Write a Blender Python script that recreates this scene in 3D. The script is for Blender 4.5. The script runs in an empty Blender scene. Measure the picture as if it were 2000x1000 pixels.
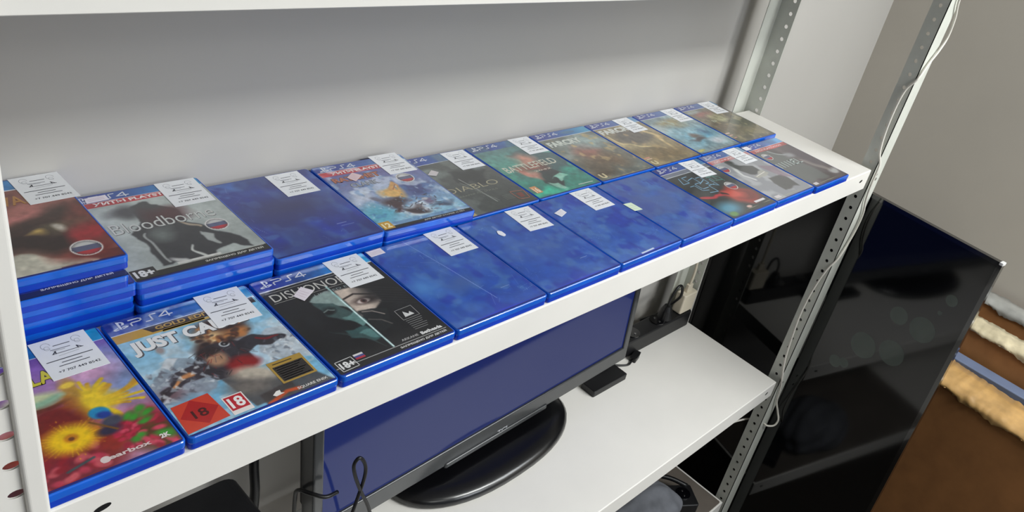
import bpy, bmesh, math, random
import numpy as np
from mathutils import Vector, Matrix, Euler
random.seed(7)
scn = bpy.context.scene
COL = scn.collection

# ------------------------------------------------------------------ camera
cam_d = bpy.data.cameras.new('camera'); cam = bpy.data.objects.new('camera', cam_d); COL.objects.link(cam)
cam.rotation_mode = 'XYZ'
cam.location = (-0.2136099, -0.4733662, 0.5266208)
cam.rotation_euler = (1.0442139447, -0.2347110617, -0.8401851899)
cam_d.sensor_fit = 'HORIZONTAL'; cam_d.sensor_width = 36.0
cam_d.lens = 1570.72 / 2000 * 36.0
cam_d.shift_x = -167.9 / 2000; cam_d.shift_y = -9.7 / 2000
cam_d.clip_start = 0.02
scn.camera = cam
# ------------------------------------------------------------------ view + light
scn.view_settings.view_transform = 'Standard'
scn.view_settings.look = 'None'
scn.view_settings.exposure = 0.2
scn.view_settings.gamma = 1.0
scn.view_settings.use_curve_mapping = False
w = bpy.data.worlds.new('world'); scn.world = w; w.use_nodes = True
w.node_tree.nodes['Background'].inputs[0].default_value = (0.80, 0.88, 1.0, 1)
w.node_tree.nodes['Background'].inputs[1].default_value = 0.15

def area(name, loc, rot, sx, sy, power, col):
    d = bpy.data.lights.new(name, 'AREA'); d.shape = 'RECTANGLE'; d.size = sx; d.size_y = sy
    d.energy = power; d.color = col
    o = bpy.data.objects.new(name, d); COL.objects.link(o); o.location = loc; o.rotation_euler = rot
    return o
area('ceiling_panel_light', (1.36, -1.55, 1.42), (0, 0, 0), 1.2, 0.35, 48, (0.98, 1.0, 0.98))
area('ceiling_panel_light', (-0.6, -2.4, 1.42), (0, 0, 0), 1.2, 0.35, 9, (0.98, 1.0, 0.98))
area('window_daylight', (2.06, -1.45, 1.02), (0, math.radians(90), 0), 0.7, 1.2, 22, (0.90, 0.95, 1.0))
area('front_fill_light', (1.35, -3.1, 0.95), (math.radians(82), 0, 0), 1.2, 0.6, 19, (0.90, 0.95, 1.0))  # added fill lamp, brightens the shelf lips from the unseen front

# ------------------------------------------------------------------ helpers
def lin(c):
    c = np.asarray(c, float) / 255.0
    return np.where(c <= .04045, c / 12.92, ((c + .055) / 1.055) ** 2.4)
def L4(r, g, b): v = lin((r, g, b)); return (float(v[0]), float(v[1]), float(v[2]), 1.0)
MATS = {}
def mat(name, rgb, rough=.5, metal=0., coat=0., coat_r=.1, spec=.5, noise=0., nscale=40., bump=0., alpha=1., emit=None, estr=1., trans=0.):
    if name in MATS: return MATS[name]
    m = bpy.data.materials.new(name); m.use_nodes = True
    nt = m.node_tree; b = nt.nodes['Principled BSDF']
    c = L4(*rgb)
    b.inputs['Base Color'].default_value = c
    b.inputs['Roughness'].default_value = rough; b.inputs['Metallic'].default_value = metal
    b.inputs['Coat Weight'].default_value = coat; b.inputs['Coat Roughness'].default_value = coat_r
    b.inputs['Specular IOR Level'].default_value = spec; b.inputs['Alpha'].default_value = alpha
    b.inputs['Transmission Weight'].default_value = trans
    if emit: b.inputs['Emission Color'].default_value = L4(*emit); b.inputs['Emission Strength'].default_value = estr
    if noise or bump:
        tc = nt.nodes.new('ShaderNodeTexCoord'); n = nt.nodes.new('ShaderNodeTexNoise')
        n.inputs['Scale'].default_value = nscale; n.inputs['Detail'].default_value = 5
        nt.links.new(tc.outputs['Object'], n.inputs['Vector'])
        if noise:
            r = nt.nodes.new('ShaderNodeValToRGB')
            lo = [max(0, x * (1 - noise)) for x in c[:3]]; hi = [min(1, x * (1 + noise)) for x in c[:3]]
            r.color_ramp.elements[0].color = (*lo, 1); r.color_ramp.elements[1].color = (*hi, 1)
            r.color_ramp.elements[0].position = .3; r.color_ramp.elements[1].position = .7
            nt.links.new(n.outputs['Fac'], r.inputs[0]); nt.links.new(r.outputs[0], b.inputs['Base Color'])
        if bump:
            bp = nt.nodes.new('ShaderNodeBump'); bp.inputs['Strength'].default_value = bump; bp.inputs['Distance'].default_value = .002
            nt.links.new(n.outputs['Fac'], bp.inputs['Height']); nt.links.new(bp.outputs[0], b.inputs['Normal'])
    MATS[name] = m
    return m

def link(name, me, m, parent=None, loc=(0, 0, 0), smooth=False):
    o = bpy.data.objects.new(name, me); COL.objects.link(o)
    if m is not None and len(me.materials) == 0: me.materials.append(m)
    if parent: o.parent = parent
    o.location = loc
    if smooth:
        me.polygons.foreach_set('use_smooth', [True] * len(me.polygons))
    return o
def empty(name, loc, rz=0.):
    o = bpy.data.objects.new(name, None); COL.objects.link(o); o.location = loc; o.rotation_euler = (0, 0, rz)
    o.empty_display_size = .05
    return o
def tag(o, label, cat, group=None):
    o['label'] = label; o['category'] = cat
    if group: o['group'] = group
    return o
def struct(o): o['kind'] = 'structure'; return o
def from_pd(vs, fs, name='m'):
    me = bpy.data.meshes.new(name); me.from_pydata([tuple(v) for v in vs], [], fs); me.update(); return me
class MB:
    def __init__(s): s.v = []; s.f = []
    def add(s, vs, fs):
        n = len(s.v); s.v += [tuple(v) for v in vs]; s.f += [tuple(i + n for i in f) for f in fs]
    def box(s, x0, x1, y0, y1, z0, z1):
        s.add([(x0, y0, z0), (x1, y0, z0), (x1, y1, z0), (x0, y1, z0), (x0, y0, z1), (x1, y0, z1), (x1, y1, z1), (x0, y1, z1)],
              [(3, 2, 1, 0), (4, 5, 6, 7), (0, 1, 5, 4), (1, 2, 6, 5), (2, 3, 7, 6), (3, 0, 4, 7)])
    def rbox(s, x0, x1, y0, y1, z0, z1, rc=.003, re=.001, seg=4):
        rings = [(re, z0), (re * .5, z0 + re * .134), (re * .134, z0 + re * .5), (0, z0 + re), (0, z1 - re), (re * .134, z1 - re * .5), (re * .5, z1 - re * .134), (re, z1)]
        vs = []; N = 4 * (seg + 1)
        for ins, z in rings:
            a0, a1, b0, b1 = x0 + ins, x1 - ins, y0 + ins, y1 - ins; r = max(rc - ins, .0002)
            for cx, cy, st in ((a1 - r, b1 - r, 0), (a0 + r, b1 - r, 90), (a0 + r, b0 + r, 180), (a1 - r, b0 + r, 270)):
                for k in range(seg + 1):
                    t = math.radians(st + 90 * k / seg); vs.append((cx + r * math.cos(t), cy + r * math.sin(t), z))
        fs = [tuple(range(N - 1, -1, -1)), tuple(range(7 * N, 8 * N))]
        for q in range(7):
            for k in range(N):
                fs.append((q * N + k, q * N + (k + 1) % N, (q + 1) * N + (k + 1) % N, (q + 1) * N + k))
        s.add(vs, fs)
    def stroke(s, pts, wd, z=0.):
        for (a, b) in zip(pts[:-1], pts[1:]):
            dx, dy = b[0] - a[0], b[1] - a[1]; l = math.hypot(dx, dy)
            if l < 1e-9: continue
            dx, dy = dx / l * wd / 2, dy / l * wd / 2
            s.add([(a[0] - dx + dy, a[1] - dy - dx, z), (b[0] + dx + dy, b[1] + dy - dx, z), (b[0] + dx - dy, b[1] + dy + dx, z), (a[0] - dx - dy, a[1] - dy + dx, z)], [(0, 1, 2, 3)])
    def poly(s, pts, z=0.): s.add([(p[0], p[1], z) for p in pts], [tuple(range(len(pts)))])
    def disc(s, cx, cy, r, z=0., n=24, ry=None):
        s.poly([(cx + r * math.cos(2 * math.pi * k / n), cy + (ry or r) * math.sin(2 * math.pi * k / n)) for k in range(n)], z)
    def cyl(s, c, r, h, axis='z', n=16, r2=None):
        r2 = r if r2 is None else r2; vs = []
        for q, (rr, hh) in enumerate(((r, 0), (r2, h))):
            for k in range(n):
                t = 2 * math.pi * k / n; a, b = rr * math.cos(t), rr * math.sin(t)
                p = {'z': (a, b, hh), 'x': (hh, a, b), 'y': (b, hh, a)}[axis]
                vs.append((c[0] + p[0], c[1] + p[1], c[2] + p[2]))
        fs = [tuple(range(n - 1, -1, -1)), tuple(range(n, 2 * n))] + [(k, (k + 1) % n, n + (k + 1) % n, n + k) for k in range(n)]
        s.add(vs, fs)
    def build(s, name, m, parent=None, loc=(0, 0, 0), smooth=False):
        return link(name, from_pd(s.v, s.f, name), m, parent, loc, smooth)
def tube(pts, r, n=8, sub=6, flat=1.0):
    P = [Vector(p) for p in pts]; Q = []
    E_ = [P[0] * 2 - P[1]] + P + [P[-1] * 2 - P[-2]]
    for i in range(1, len(E_) - 2):
        a, b, c, d = E_[i - 1:i + 3]
        for k in range(sub):
            t = k / sub
            Q.append(.5 * ((2 * b) + (c - a) * t + (2 * a - 5 * b + 4 * c - d) * t * t + (3 * b - a - 3 * c + d) * t ** 3))
    Q.append(P[-1]); vs = []; fs = []; up = Vector((0, 0, 1)); pn = None
    for i, q in enumerate(Q):
        d = (Q[min(i + 1, len(Q) - 1)] - Q[max(i - 1, 0)]).normalized()
        if pn is None: pn = d.orthogonal().normalized()
        pn = (pn - d * pn.dot(d)).normalized(); bn = d.cross(pn)
        for k in range(n):
            t = 2 * math.pi * k / n; vs.append(q + pn * math.cos(t) * r * flat + bn * math.sin(t) * r)
    for i in range(len(Q) - 1):
        for k in range(n): fs.append((i * n + k, i * n + (k + 1) % n, (i + 1) * n + (k + 1) % n, (i + 1) * n + k))
    fs.append(tuple(range(n - 1, -1, -1))); fs.append(tuple(range((len(Q) - 1) * n, len(Q) * n)))
    return vs, fs
_txt = {}
def text_mesh(s, wd, ht, bold=0.0, x0=0., y0=0., shear=0.):
    key = (s, round(wd, 5), round(ht, 5), bold, shear)
    if key not in _txt:
        cu = bpy.data.curves.new('t', 'FONT'); cu.body = s; cu.size = 1; cu.offset = bold; cu.shear = shear
        cu.resolution_u = 3
        ob = bpy.data.objects.new('t', cu); COL.objects.link(ob)
        dg = bpy.context.evaluated_depsgraph_get(); dg.update()
        me = bpy.data.meshes.new_from_object(ob.evaluated_get(dg))
        v = np.array([p.co[:] for p in me.vertices]); f = [tuple(p.vertices) for p in me.polygons]
        bpy.data.objects.remove(ob); bpy.data.meshes.remove(me)
        lo, hi = v.min(0), v.max(0)
        v[:, 0] = (v[:, 0] - lo[0]) / (hi[0] - lo[0]) * wd; v[:, 1] = (v[:, 1] - lo[1]) / (hi[1] - lo[1]) * ht; v[:, 2] = 0
        _txt[key] = (v, f)
    v, f = _txt[key]
    v = v.copy(); v[:, 0] += x0; v[:, 1] += y0
    return v, f

# ------------------------------------------------------------------ materials
WHITE = mat('white_enamel', (236, 233, 227), .38, coat=.25, coat_r=.25, noise=.03, nscale=6)
WALL = mat('wall_paint', (186, 183, 178), .7, noise=.03, nscale=2.2, bump=.05)
WALLR = mat('wall_paint_beige', (186, 180, 170), .75, noise=.04, nscale=2.5, bump=.05)
FLOOR = mat('floor_vinyl', (62, 56, 50), .5, noise=.1, nscale=5)
CEIL = mat('ceiling_paint', (225, 225, 222), .8, noise=.02, nscale=3)
STEEL = mat('shade_greyed_steel', (204, 206, 197), .45, noise=.06, nscale=20)  # white post paint greyed to carry the shade of the side flanges
PLASTIC = mat('translucent_blue_plastic', (16, 92, 200), .2, coat=.55, coat_r=.1, noise=.18, nscale=25)
PLASTIC_D = mat('blue_plastic_tray', (14, 60, 182), .3, noise=.1, nscale=25)
PLASTIC_T = mat('blue_plastic_under_film', (8, 28, 118), .3, coat=.8, coat_r=.12, noise=.15, nscale=25)
PAPER = mat('label_paper', (238, 240, 244), .6, noise=.02, nscale=60)
INK = mat('label_ink', (66, 66, 74), .6, noise=.1, nscale=300)
INKG = mat('label_ink_grey', (150, 152, 160), .6, noise=.1, nscale=300)
BLACK = mat('matte_black_plastic', (20, 20, 22), .45, noise=.2, nscale=30)
BEZEL = mat('bezel_grey_plastic', (48, 50, 52), .3, coat=.4, noise=.1, nscale=30)
GLOSS = mat('gloss_black', (7, 7, 10), .12, coat=1, coat_r=.04, noise=.2, nscale=10)
RUBBER = mat('black_rubber', (16, 16, 18), .4, noise=.2, nscale=60)
CARD = mat('cardboard', (158, 108, 62), .85, noise=.16, nscale=14, bump=.3)
TAPE = mat('packing_tape_tan', (184, 146, 92), .35, coat=.5, coat_r=.2, noise=.22, nscale=22, bump=.8)
TAPEW = mat('torn_white_film', (196, 184, 154), .35, coat=.4, coat_r=.2, noise=.25, nscale=26, bump=.8)
CHROME = mat('metal_contact', (200, 200, 200), .2, metal=1, noise=.05)
PRINT = {}
def ink(r, g, b):
    k = (r, g, b)
    if k not in PRINT: PRINT[k] = mat('print_%d_%d_%d' % k, k, .35, coat=1, coat_r=.12, noise=.04, nscale=120)
    return PRINT[k]
def cover_mat():
    m = bpy.data.materials.new('printed_cover'); m.use_nodes = True; nt = m.node_tree; b = nt.nodes['Principled BSDF']
    a = nt.nodes.new('ShaderNodeAttribute'); a.attribute_name = 'Col'
    nt.links.new(a.outputs['Color'], b.inputs['Base Color'])
    b.inputs['Roughness'].default_value = .4; b.inputs['Coat Weight'].default_value = 1.0; b.inputs['Coat Roughness'].default_value = .13
    tc = nt.nodes.new('ShaderNodeTexCoord'); n = nt.nodes.new('ShaderNodeTexNoise'); n.inputs['Scale'].default_value = 14; n.inputs['Detail'].default_value = 3
    bp = nt.nodes.new('ShaderNodeBump'); bp.inputs['Strength'].default_value = .25; bp.inputs['Distance'].default_value = .001
    nt.links.new(tc.outputs['Object'], n.inputs['Vector']); nt.links.new(n.outputs['Fac'], bp.inputs['Height'])
    nt.links.new(bp.outputs[0], b.inputs['Coat Normal'])
    return m
COVER = cover_mat()

# ------------------------------------------------------------------ cover painter (colour per vertex of a fine sheet)
CW, CD, CH = .1357, .1712, .0138
U0, U1, V0, V1 = .010, .982, .022, .985
def vnoise(h, w, cells, seed):
    r = np.random.RandomState(seed); gy = max(2, int(cells * h / w) + 2); gx = int(cells) + 2
    g = r.rand(gy + 1, gx + 1); y = np.linspace(0, gy - 1.001, h); x = np.linspace(0, gx - 1.001, w)
    yi = y.astype(int); xi = x.astype(int); fy = (y - yi)[:, None]; fx = (x - xi)[None]
    fy = fy * fy * (3 - 2 * fy); fx = fx * fx * (3 - 2 * fx)
    a = g[yi][:, xi]; b = g[yi][:, xi + 1]; c = g[yi + 1][:, xi]; d = g[yi + 1][:, xi + 1]
    return (a * (1 - fx) + b * fx) * (1 - fy) + (c * (1 - fx) + d * fx) * fy
class Art:
    def __init__(s, res, base=(40, 60, 160)):
        s.nx = int((U1 - U0) * CW * 1000 / res); s.ny = int((V1 - V0) * CD * 1000 / res)
        s.U, s.V = np.meshgrid(np.linspace(U0, U1, s.nx), np.linspace(V0, V1, s.ny))
        s.Y = s.V * CD / CW; s.c = np.ones((s.ny, s.nx, 3)) * np.array(base, float); s.seed = 1
        s.wx = 0; s.wy = 0
    def mix(s, a, col): a = np.clip(a, 0, 1)[..., None]; s.c = s.c * (1 - a) + np.array(col, float) * a
    def warp(s, amt, cells):
        s.seed += 7; s.wx = (vnoise(s.ny, s.nx, cells, s.seed) - .5) * amt; s.wy = (vnoise(s.ny, s.nx, cells, s.seed + 3) - .5) * amt
    def grad(s, v0, c0, v1, c1, ulo=-1, uhi=2):
        t = np.clip((s.V - v0) / (v1 - v0), 0, 1)[..., None]; m = ((s.V >= min(v0, v1)) & (s.V <= max(v0, v1)) & (s.U >= ulo) & (s.U <= uhi))[..., None]
        s.c = np.where(m, np.array(c0, float) * (1 - t) + np.array(c1, float) * t, s.c)
    def B(s, u, v, ru, rv, col, ang=0, soft=.3, a=1.):
        k = CD / CW; dx = s.U + s.wx - u; dy = (s.V + s.wy - v) * k; t = math.radians(ang); ct, st = math.cos(t), math.sin(t)
        d = np.sqrt(((dx * ct + dy * st) / ru) ** 2 + ((-dx * st + dy * ct) / (rv * k)) ** 2)
        s.mix(a * np.clip((1 + soft - d) / (2 * soft + 1e-6), 0, 1), col)
    def R(s, u0, v0, u1, v1, col, a=1.):
        s.mix(a * ((s.U >= u0) & (s.U <= u1) & (s.V >= v0) & (s.V <= v1)), col)
    def P(s, pts, col, a=1., blur=1):
        X = s.U + s.wx; Y = s.V + s.wy; ins = np.zeros(X.shape, bool); n = len(pts)
        for i in range(n):
            (x0, y0), (x1, y1) = pts[i], pts[(i + 1) % n]
            if y0 == y1: continue
            c = ((y0 > Y) != (y1 > Y)) & (X < (x1 - x0) * (Y - y0) / (y1 - y0) + x0); ins ^= c
        m = ins.astype(float)
        for _ in range(blur):
            m[1:-1, 1:-1] = (m[1:-1, 1:-1] * 2 + m[:-2, 1:-1] + m[2:, 1:-1] + m[1:-1, :-2] + m[1:-1, 2:]) / 6
        s.mix(a * m, col)
    def S(s, pts, wd, col, a=1., soft=.5):
        k = CD / CW; X = s.U + s.wx; Y = (s.V + s.wy) * k; d = np.full(X.shape, 9.)
        for (x0, y0), (x1, y1) in zip(pts[:-1], pts[1:]):
            y0 = y0 * k; y1 = y1 * k; L = (x1 - x0) ** 2 + (y1 - y0) ** 2 + 1e-12
            t = np.clip(((X - x0) * (x1 - x0) + (Y - y0) * (y1 - y0)) / L, 0, 1)
            d = np.minimum(d, np.hypot(X - x0 - t * (x1 - x0), Y - y0 - t * (y1 - y0)))
        s.mix(a * np.clip((wd / 2 * (1 + soft) - d) / (wd * soft + 1e-6), 0, 1), col)
    def N(s, cells, amt, col=None, thr=None):
        s.seed += 11; n = vnoise(s.ny, s.nx, cells, s.seed) * .65 + vnoise(s.ny, s.nx, cells * 2.3, s.seed + 1) * .35
        if col is None: s.c = np.clip(s.c * (1 + (n - .5) * 2 * amt)[..., None], 0, 255)
        else:
            t = thr or .5; s.mix(np.clip((n - t) / .15, 0, 1) * amt, col)
    def header(s, hb=.882, line=True, right=(25, 150, 205)):
        t = np.clip((s.U - .15) / .75, 0, 1)[..., None]; m = (s.V > hb)[..., None]
        hcol = np.array((30, 48, 140.)) * (1 - t) + np.array(right, float) * t
        s.c = np.where(m, hcol, s.c)
        if line: s.R(0, hb - .006, 1, hb + .001, (225, 230, 240))
    def sphere(s, u, v, r=.085):
        s.B(u, v, r, r * .8, (225, 222, 220), soft=.04); rr = r * .9
        X = (s.U - u) / rr; Y = (s.V - v) / (rr * .8); ins = (X * X + Y * Y < 1)
        s.mix(ins * (Y > .33), (205, 205, 205)); s.mix(ins * (np.abs(Y) <= .33), (92, 96, 128)); s.mix(ins * (Y < -.33), (185, 50, 60))
        s.mix(ins * np.clip((np.hypot(X, Y) - .7) * 1.6, 0, .5), (60, 55, 60))
    def mesh(s):
        x = (s.U * CW).ravel(); y = (s.V * CD).ravel(); n = s.nx * s.ny
        co = np.zeros((n, 3), np.float32); co[:, 0] = x; co[:, 1] = y
        i = np.arange(n).reshape(s.ny, s.nx); q = np.stack([i[:-1, :-1], i[:-1, 1:], i[1:, 1:], i[1:, :-1]], -1).reshape(-1, 4)
        me = bpy.data.meshes.new('cover_sheet'); me.vertices.add(n); me.vertices.foreach_set('co', co.ravel())
        nq = len(q); me.loops.add(nq * 4); me.loops.foreach_set('vertex_index', q.ravel().astype(np.int32))
        me.polygons.add(nq); me.polygons.foreach_set('loop_start', (np.arange(nq) * 4).astype(np.int32))
        me.update(calc_edges=True)
        at = me.attributes.new('Col', 'FLOAT_COLOR', 'POINT')
        c = np.ones((n, 4), np.float32); c[:, :3] = lin(np.clip(s.c, 0, 255)).reshape(-1, 3)
        at.data.foreach_set('color', c.ravel()); me.materials.append(COVER)
        return me

# ------------------------------------------------------------------ room
XL, XR, YF, YB, ZF, ZC = -2.4, 2.09, -3.3, .36, -1.25, 1.45
def slab(name, x0, x1, y0, y1, z0, z1, m):
    b = MB(); b.box(x0, x1, y0, y1, z0, z1); return struct(b.build(name, m))
slab('floor', XL - .1, XR + .1, YF - .1, YB + .1, ZF - .05, ZF, FLOOR)
slab('ceiling', XL - .1, XR + .1, YF - .1, YB + .1, ZC, ZC + .05, CEIL)
slab('wall_back', XL - .1, XR + .1, YB, YB + .1, ZF, ZC, WALL)
slab('wall_right', XR, XR + .1, YF - .1, YB, ZF, ZC, WALLR)
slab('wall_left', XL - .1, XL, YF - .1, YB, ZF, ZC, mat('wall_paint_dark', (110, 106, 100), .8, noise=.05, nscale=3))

# ------------------------------------------------------------------ shelving unit
unit = empty('shelving_unit', (0, 0, ZF))
tag(unit, 'white metal shelving unit with perforated corner posts, four shelves, against the back wall', 'shelving unit')
PZ = .0267
def flange(ax, p, a0, a1, z0, z1, phase, hole_at, hw, hh, holes=True, thick=.0016, only=None):
    """perforated strip: ax 'x' spans x a0..a1 at y=p, ax 'y' spans y a0..a1 at x=p"""
    b = MB(); n0 = math.floor((z0 - phase) / PZ); n1 = math.ceil((z1 - phase) / PZ)
    for side in (0, 1):
        off = side * thick
        def V(a, z): return (a, p + off, z) if ax == 'x' else (p + off, a, z)
        for n in range(n0, n1):
            zc = phase + n * PZ; lo, hi = max(zc - PZ / 2, z0), min(zc + PZ / 2, z1)
            if hi - lo < PZ * .9 or not holes or (only and not any(abs(zc - o) < PZ * .6 for o in only)):
                if hi > lo: b.add([V(a0, lo), V(a1, lo), V(a1, hi), V(a0, hi)], [(0, 1, 2, 3) if side == 0 else (3, 2, 1, 0)])
                continue
            out = []
            for (s0, s1) in (((a1, lo), (a1, hi)), ((a1, hi), (a0, hi)), ((a0, hi), (a0, lo)), ((a0, lo), (a1, lo))):
                for k in range(4): t = k / 4; out.append((s0[0] + (s1[0] - s0[0]) * t, s0[1] + (s1[1] - s0[1]) * t))
            inn = []
            for k in range(16):
                t = -math.pi / 4 + 2 * math.pi * k / 16
                inn.append((hole_at + hw * math.cos(t), zc + hh * math.sin(t)))
            b.add([V(*q) for q in out] + [V(*q) for q in inn],
                  [(k, (k + 1) % 16, 16 + (k + 1) % 16, 16 + k) if side == 0 else (16 + k, 16 + (k + 1) % 16, (k + 1) % 16, k) for k in range(16)])
    # hole walls and outer rims
    def W(a, z, s_): return (a, p + s_ * thick, z) if ax == 'x' else (p + s_ * thick, a, z)
    for a in (a0, a1): b.add([W(a, z0, 0), W(a, z1, 0), W(a, z1, 1), W(a, z0, 1)], [(0, 1, 2, 3)])
    return b
def post(name_m, parts):
    b = MB()
    for q in parts: b.add(q.v, q.f)
    return b.build('corner_post', name_m, unit, (0, 0, -ZF))
ZT = 1.2
# right front: front flange faces out, side flange holds the shelves
fr = flange('x', -.0028, 1.366, 1.413, ZF, ZT, .0103, 1.389, .0035, .0035, True, only=(-.0255, -.58, -.607, -.7106))
fs_ = flange('y', 1.366, -.0028, .0285, ZF, ZT, .0103, .0125, .0036, .0038)
post(STEEL, [fr, fs_])
rs = flange('y', 1.354, .274, .316, ZF, ZT, .0066, .2865, .0042, .0042)
rb = flange('x', .3145, 1.305, 1.354, ZF, ZT, .0066, 1.325, .004, .004, False)
post(STEEL, [rs, rb])
lf = flange('x', -.0028, -.146, -.099, ZF, ZT, .0053, -.1157, .0055, .0036)
lf.rbox(-.1120, -.0985, -.0068, -.001, ZF, ZT, .0028, .0006, 5)
ls = flange('y', -.1015, -.0028, .0285, ZF, ZT, .0103, .0125, .0036, .0038)
post(WHITE, [lf, ls])
l1 = flange('y', -.104, .274, .316, ZF, ZT, .0066, .2865, .0042, .0042)
l2 = flange('x', .3145, -.102, -.055, ZF, ZT, .0066, -.075, .004, .004, False)
post(STEEL, [l1, l2])
SX0, SX1, SY1, LIP = -.0990, 1.352, .3035, .0427
def shelf(z):
    b = MB(); r = .0018
    # folded tray: profile swept along x, rounded front fold
    prof = [(.016, -LIP), (.0006, -LIP), (0, -LIP + .0006), (0, -r), (r * .3, -r * .3), (r, 0), (SY1 - r, 0), (SY1, -r), (SY1, -LIP), (SY1 - .016, -LIP), (SY1 - .016, -LIP + .001),
            (SY1 - .001, -LIP + .001), (SY1 - .001, -.0015), (.001, -.0015), (.001, -LIP + .001), (.016, -LIP + .001)]
    n = len(prof); vs = [(SX0, y, z_) for y, z_ in prof] + [(SX1, y, z_) for y, z_ in prof]
    fs = [(k, (k + 1) % n, n + (k + 1) % n, n + k) for k in range(n)] + [tuple(range(n)), tuple(range(2 * n - 1, n - 1, -1))]
    b.add(vs, [f[::-1] for f in fs])
    b.box(SX0, SX0 + .001, .0012, SY1 - .0012, -LIP, -.0016); b.box(SX1 - .001, SX1, .0012, SY1 - .0012, -LIP, -.0016)
    o = b.build('shelf', WHITE, unit, (0, 0, z - ZF))
    for x in (-.065, 1.3175):
        s = MB(); s.cyl((0, 0, 0), .0042, .0007, 'y', 16)
        q = s.build('slot_hole', BLACK, o, (x, -.0005, -.0187)); q.scale = (1.5, 1, .62); q.rotation_euler = (0, math.radians(-12), 0)
    return o
for z in (.4007, 0, -.561, -.972): shelf(z)
for x, z in ((1.389, -.0255), ):
    b = MB(); b.cyl((0, 0, 0), .0036, .002, 'y', 12); b.build('bolt', CHROME, unit, (x, -.0045, z - ZF))

# ------------------------------------------------------------------ game cases
def case_body():
    t = MB(); t.rbox(.0007, CW - .0007, .0006, CD - .0006, 0.0001, .0072, .0035, .0004)
    l = MB(); l.rbox(0, CW, 0, CD, .0058, CH, .0045, .0016)
    tm = from_pd(t.v, t.f, 'case_tray'); lm_ = from_pd(l.v, l.f, 'case_lid')
    tm.materials.append(PLASTIC_D); lm_.materials.append(PLASTIC); lm_.materials.append(PLASTIC_T); lm_.polygons[1].material_index = 1
    return tm, lm_
TRAY, LID = case_body()
ZP = CH + .00012; ZI = CH + .00026; ZL = CH + .0004
# platform emblem and lettering in the blue header band
def header_mesh():
    b = MB(); s = .0135; ox, oy = .048 * CW, .905 * CD
    P = lambda L: [(ox + x * s, oy + y * s * .95) for x, y in L]
    b.poly(P([(.40, .10), (.54, .05), (.54, .95), (.40, 1.0)]))
    b.poly(P([(.54, .95), (.54, .84), (.66, .80), (.70, .70), (.66, .60), (.62, .60), (.62, .50), (.74, .50), (.83, .60), (.83, .76), (.74, .87)]))
    b.poly(P([(.36, .34), (.04, .22), (0, .10), (.12, .02), (.36, .07), (.36, .16), (.17, .13), (.16, .17), (.36, .25)]))
    b.poly(P([(.58, .33), (.84, .36), (1.0, .27), (.93, .17), (.58, .04), (.58, .14), (.80, .22), (.78, .26), (.58, .23)]))
    x0 = .165 * CW; h = .0085; y0 = .917 * CD; wd = .0014
    def ST(L, x, ww): b.stroke([(x + p * ww, y0 + q * h) for p, q in L], wd)
    ST([(0, 1), (.8, 1), (.98, .86), (.98, .64), (.8, .5), (.15, .5), (0, .38), (0, 0)], x0, .0098)
    ST([(1, 1), (.62, 1), (.52, .9), (.52, .1), (.42, 0), (0, 0)], x0 + .0125, .0105)
    ST([(1, .25), (0, .25), (.72, 1), (.72, 0)], x0 + .0245, .0112)
    return from_pd(b.v, b.f, 'platform_lettering')
HDR = header_mesh()
HINK = ink(222, 226, 236); HDR.materials.append(HINK)
# shop label: sheet and print
LW, LD = .315 * CW, .318 * CD
lb = MB(); lb.box(0, LW, 0, LD, 0, .00018); LABEL = from_pd(lb.v, lb.f, 'label'); LABEL.materials.append(PAPER)
pr = MB(); mm = .001
def LP(L): return [(a * LW, b * LD) for a, b in L]
pr.stroke(LP([(.36, .80), (.64, .80)]), .9 * mm)
pr.stroke(LP([(.26, .60), (.80, .60)]), .7 * mm)
pr.stroke(LP([(.32, .60), (.33, .66), (.27, .60)]), .9 * mm); pr.stroke(LP([(.72, .60), (.71, .66), (.78, .60)]), .9 * mm)
x = .09
for k in range(20):
    w_ = random.choice((.035, .028, .05)); w_ = min(w_, .89 - x)
    if w_ <= .005: break
    pr.stroke(LP([(x, .44), (x + w_, .44)]), 1.0 * mm); x += w_ + .006
for y_, a, b_ in ((.36, .32, .66), (.285, .24, .76)):
    x = a
    while x < b_ - .01:
        w_ = min(random.choice((.03, .045, .06)), b_ - x); pr.stroke(LP([(x, y_), (x + w_, y_)]), .9 * mm); x += w_ + .010
LPRINT = from_pd(pr.v, pr.f, 'print'); LPRINT.materials.append(INK)
pg = MB()
def arc(cx, cy, r, a0, a1, n=10): return [(cx + r * math.cos(math.radians(a0 + (a1 - a0) * k / n)), cy + r * math.sin(math.radians(a0 + (a1 - a0) * k / n))) for k in range(n + 1)]
for cx in (.24, .78):
    pg.stroke([(p[0] * LW, p[1] * LD) for p in arc(cx, .84, .08, 0, 300)], .35 * mm)
    pg.stroke([(p[0] * LW, p[1] * LD) for p in arc(cx, .78, .05, 20, 340)], .3 * mm)
pg.stroke(LP([(.28, .71), (.60, .70)]), 1.1 * mm); pg.stroke(LP([(.30, .68), (.50, .67)]), .6 * mm)
pg.stroke(LP([(.34, .53), (.70, .55)]), .4 * mm)
LGREY = from_pd(pg.v, pg.f, 'print'); LGREY.materials.append(INKG)
pv, pf = text_mesh('+7 707 449 8542', .74 * LW, .0030, .01, .16 * LW, .13 * LD)
LPHONE = from_pd(pv, pf, 'phone'); LPHONE.materials.append(INK)
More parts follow.
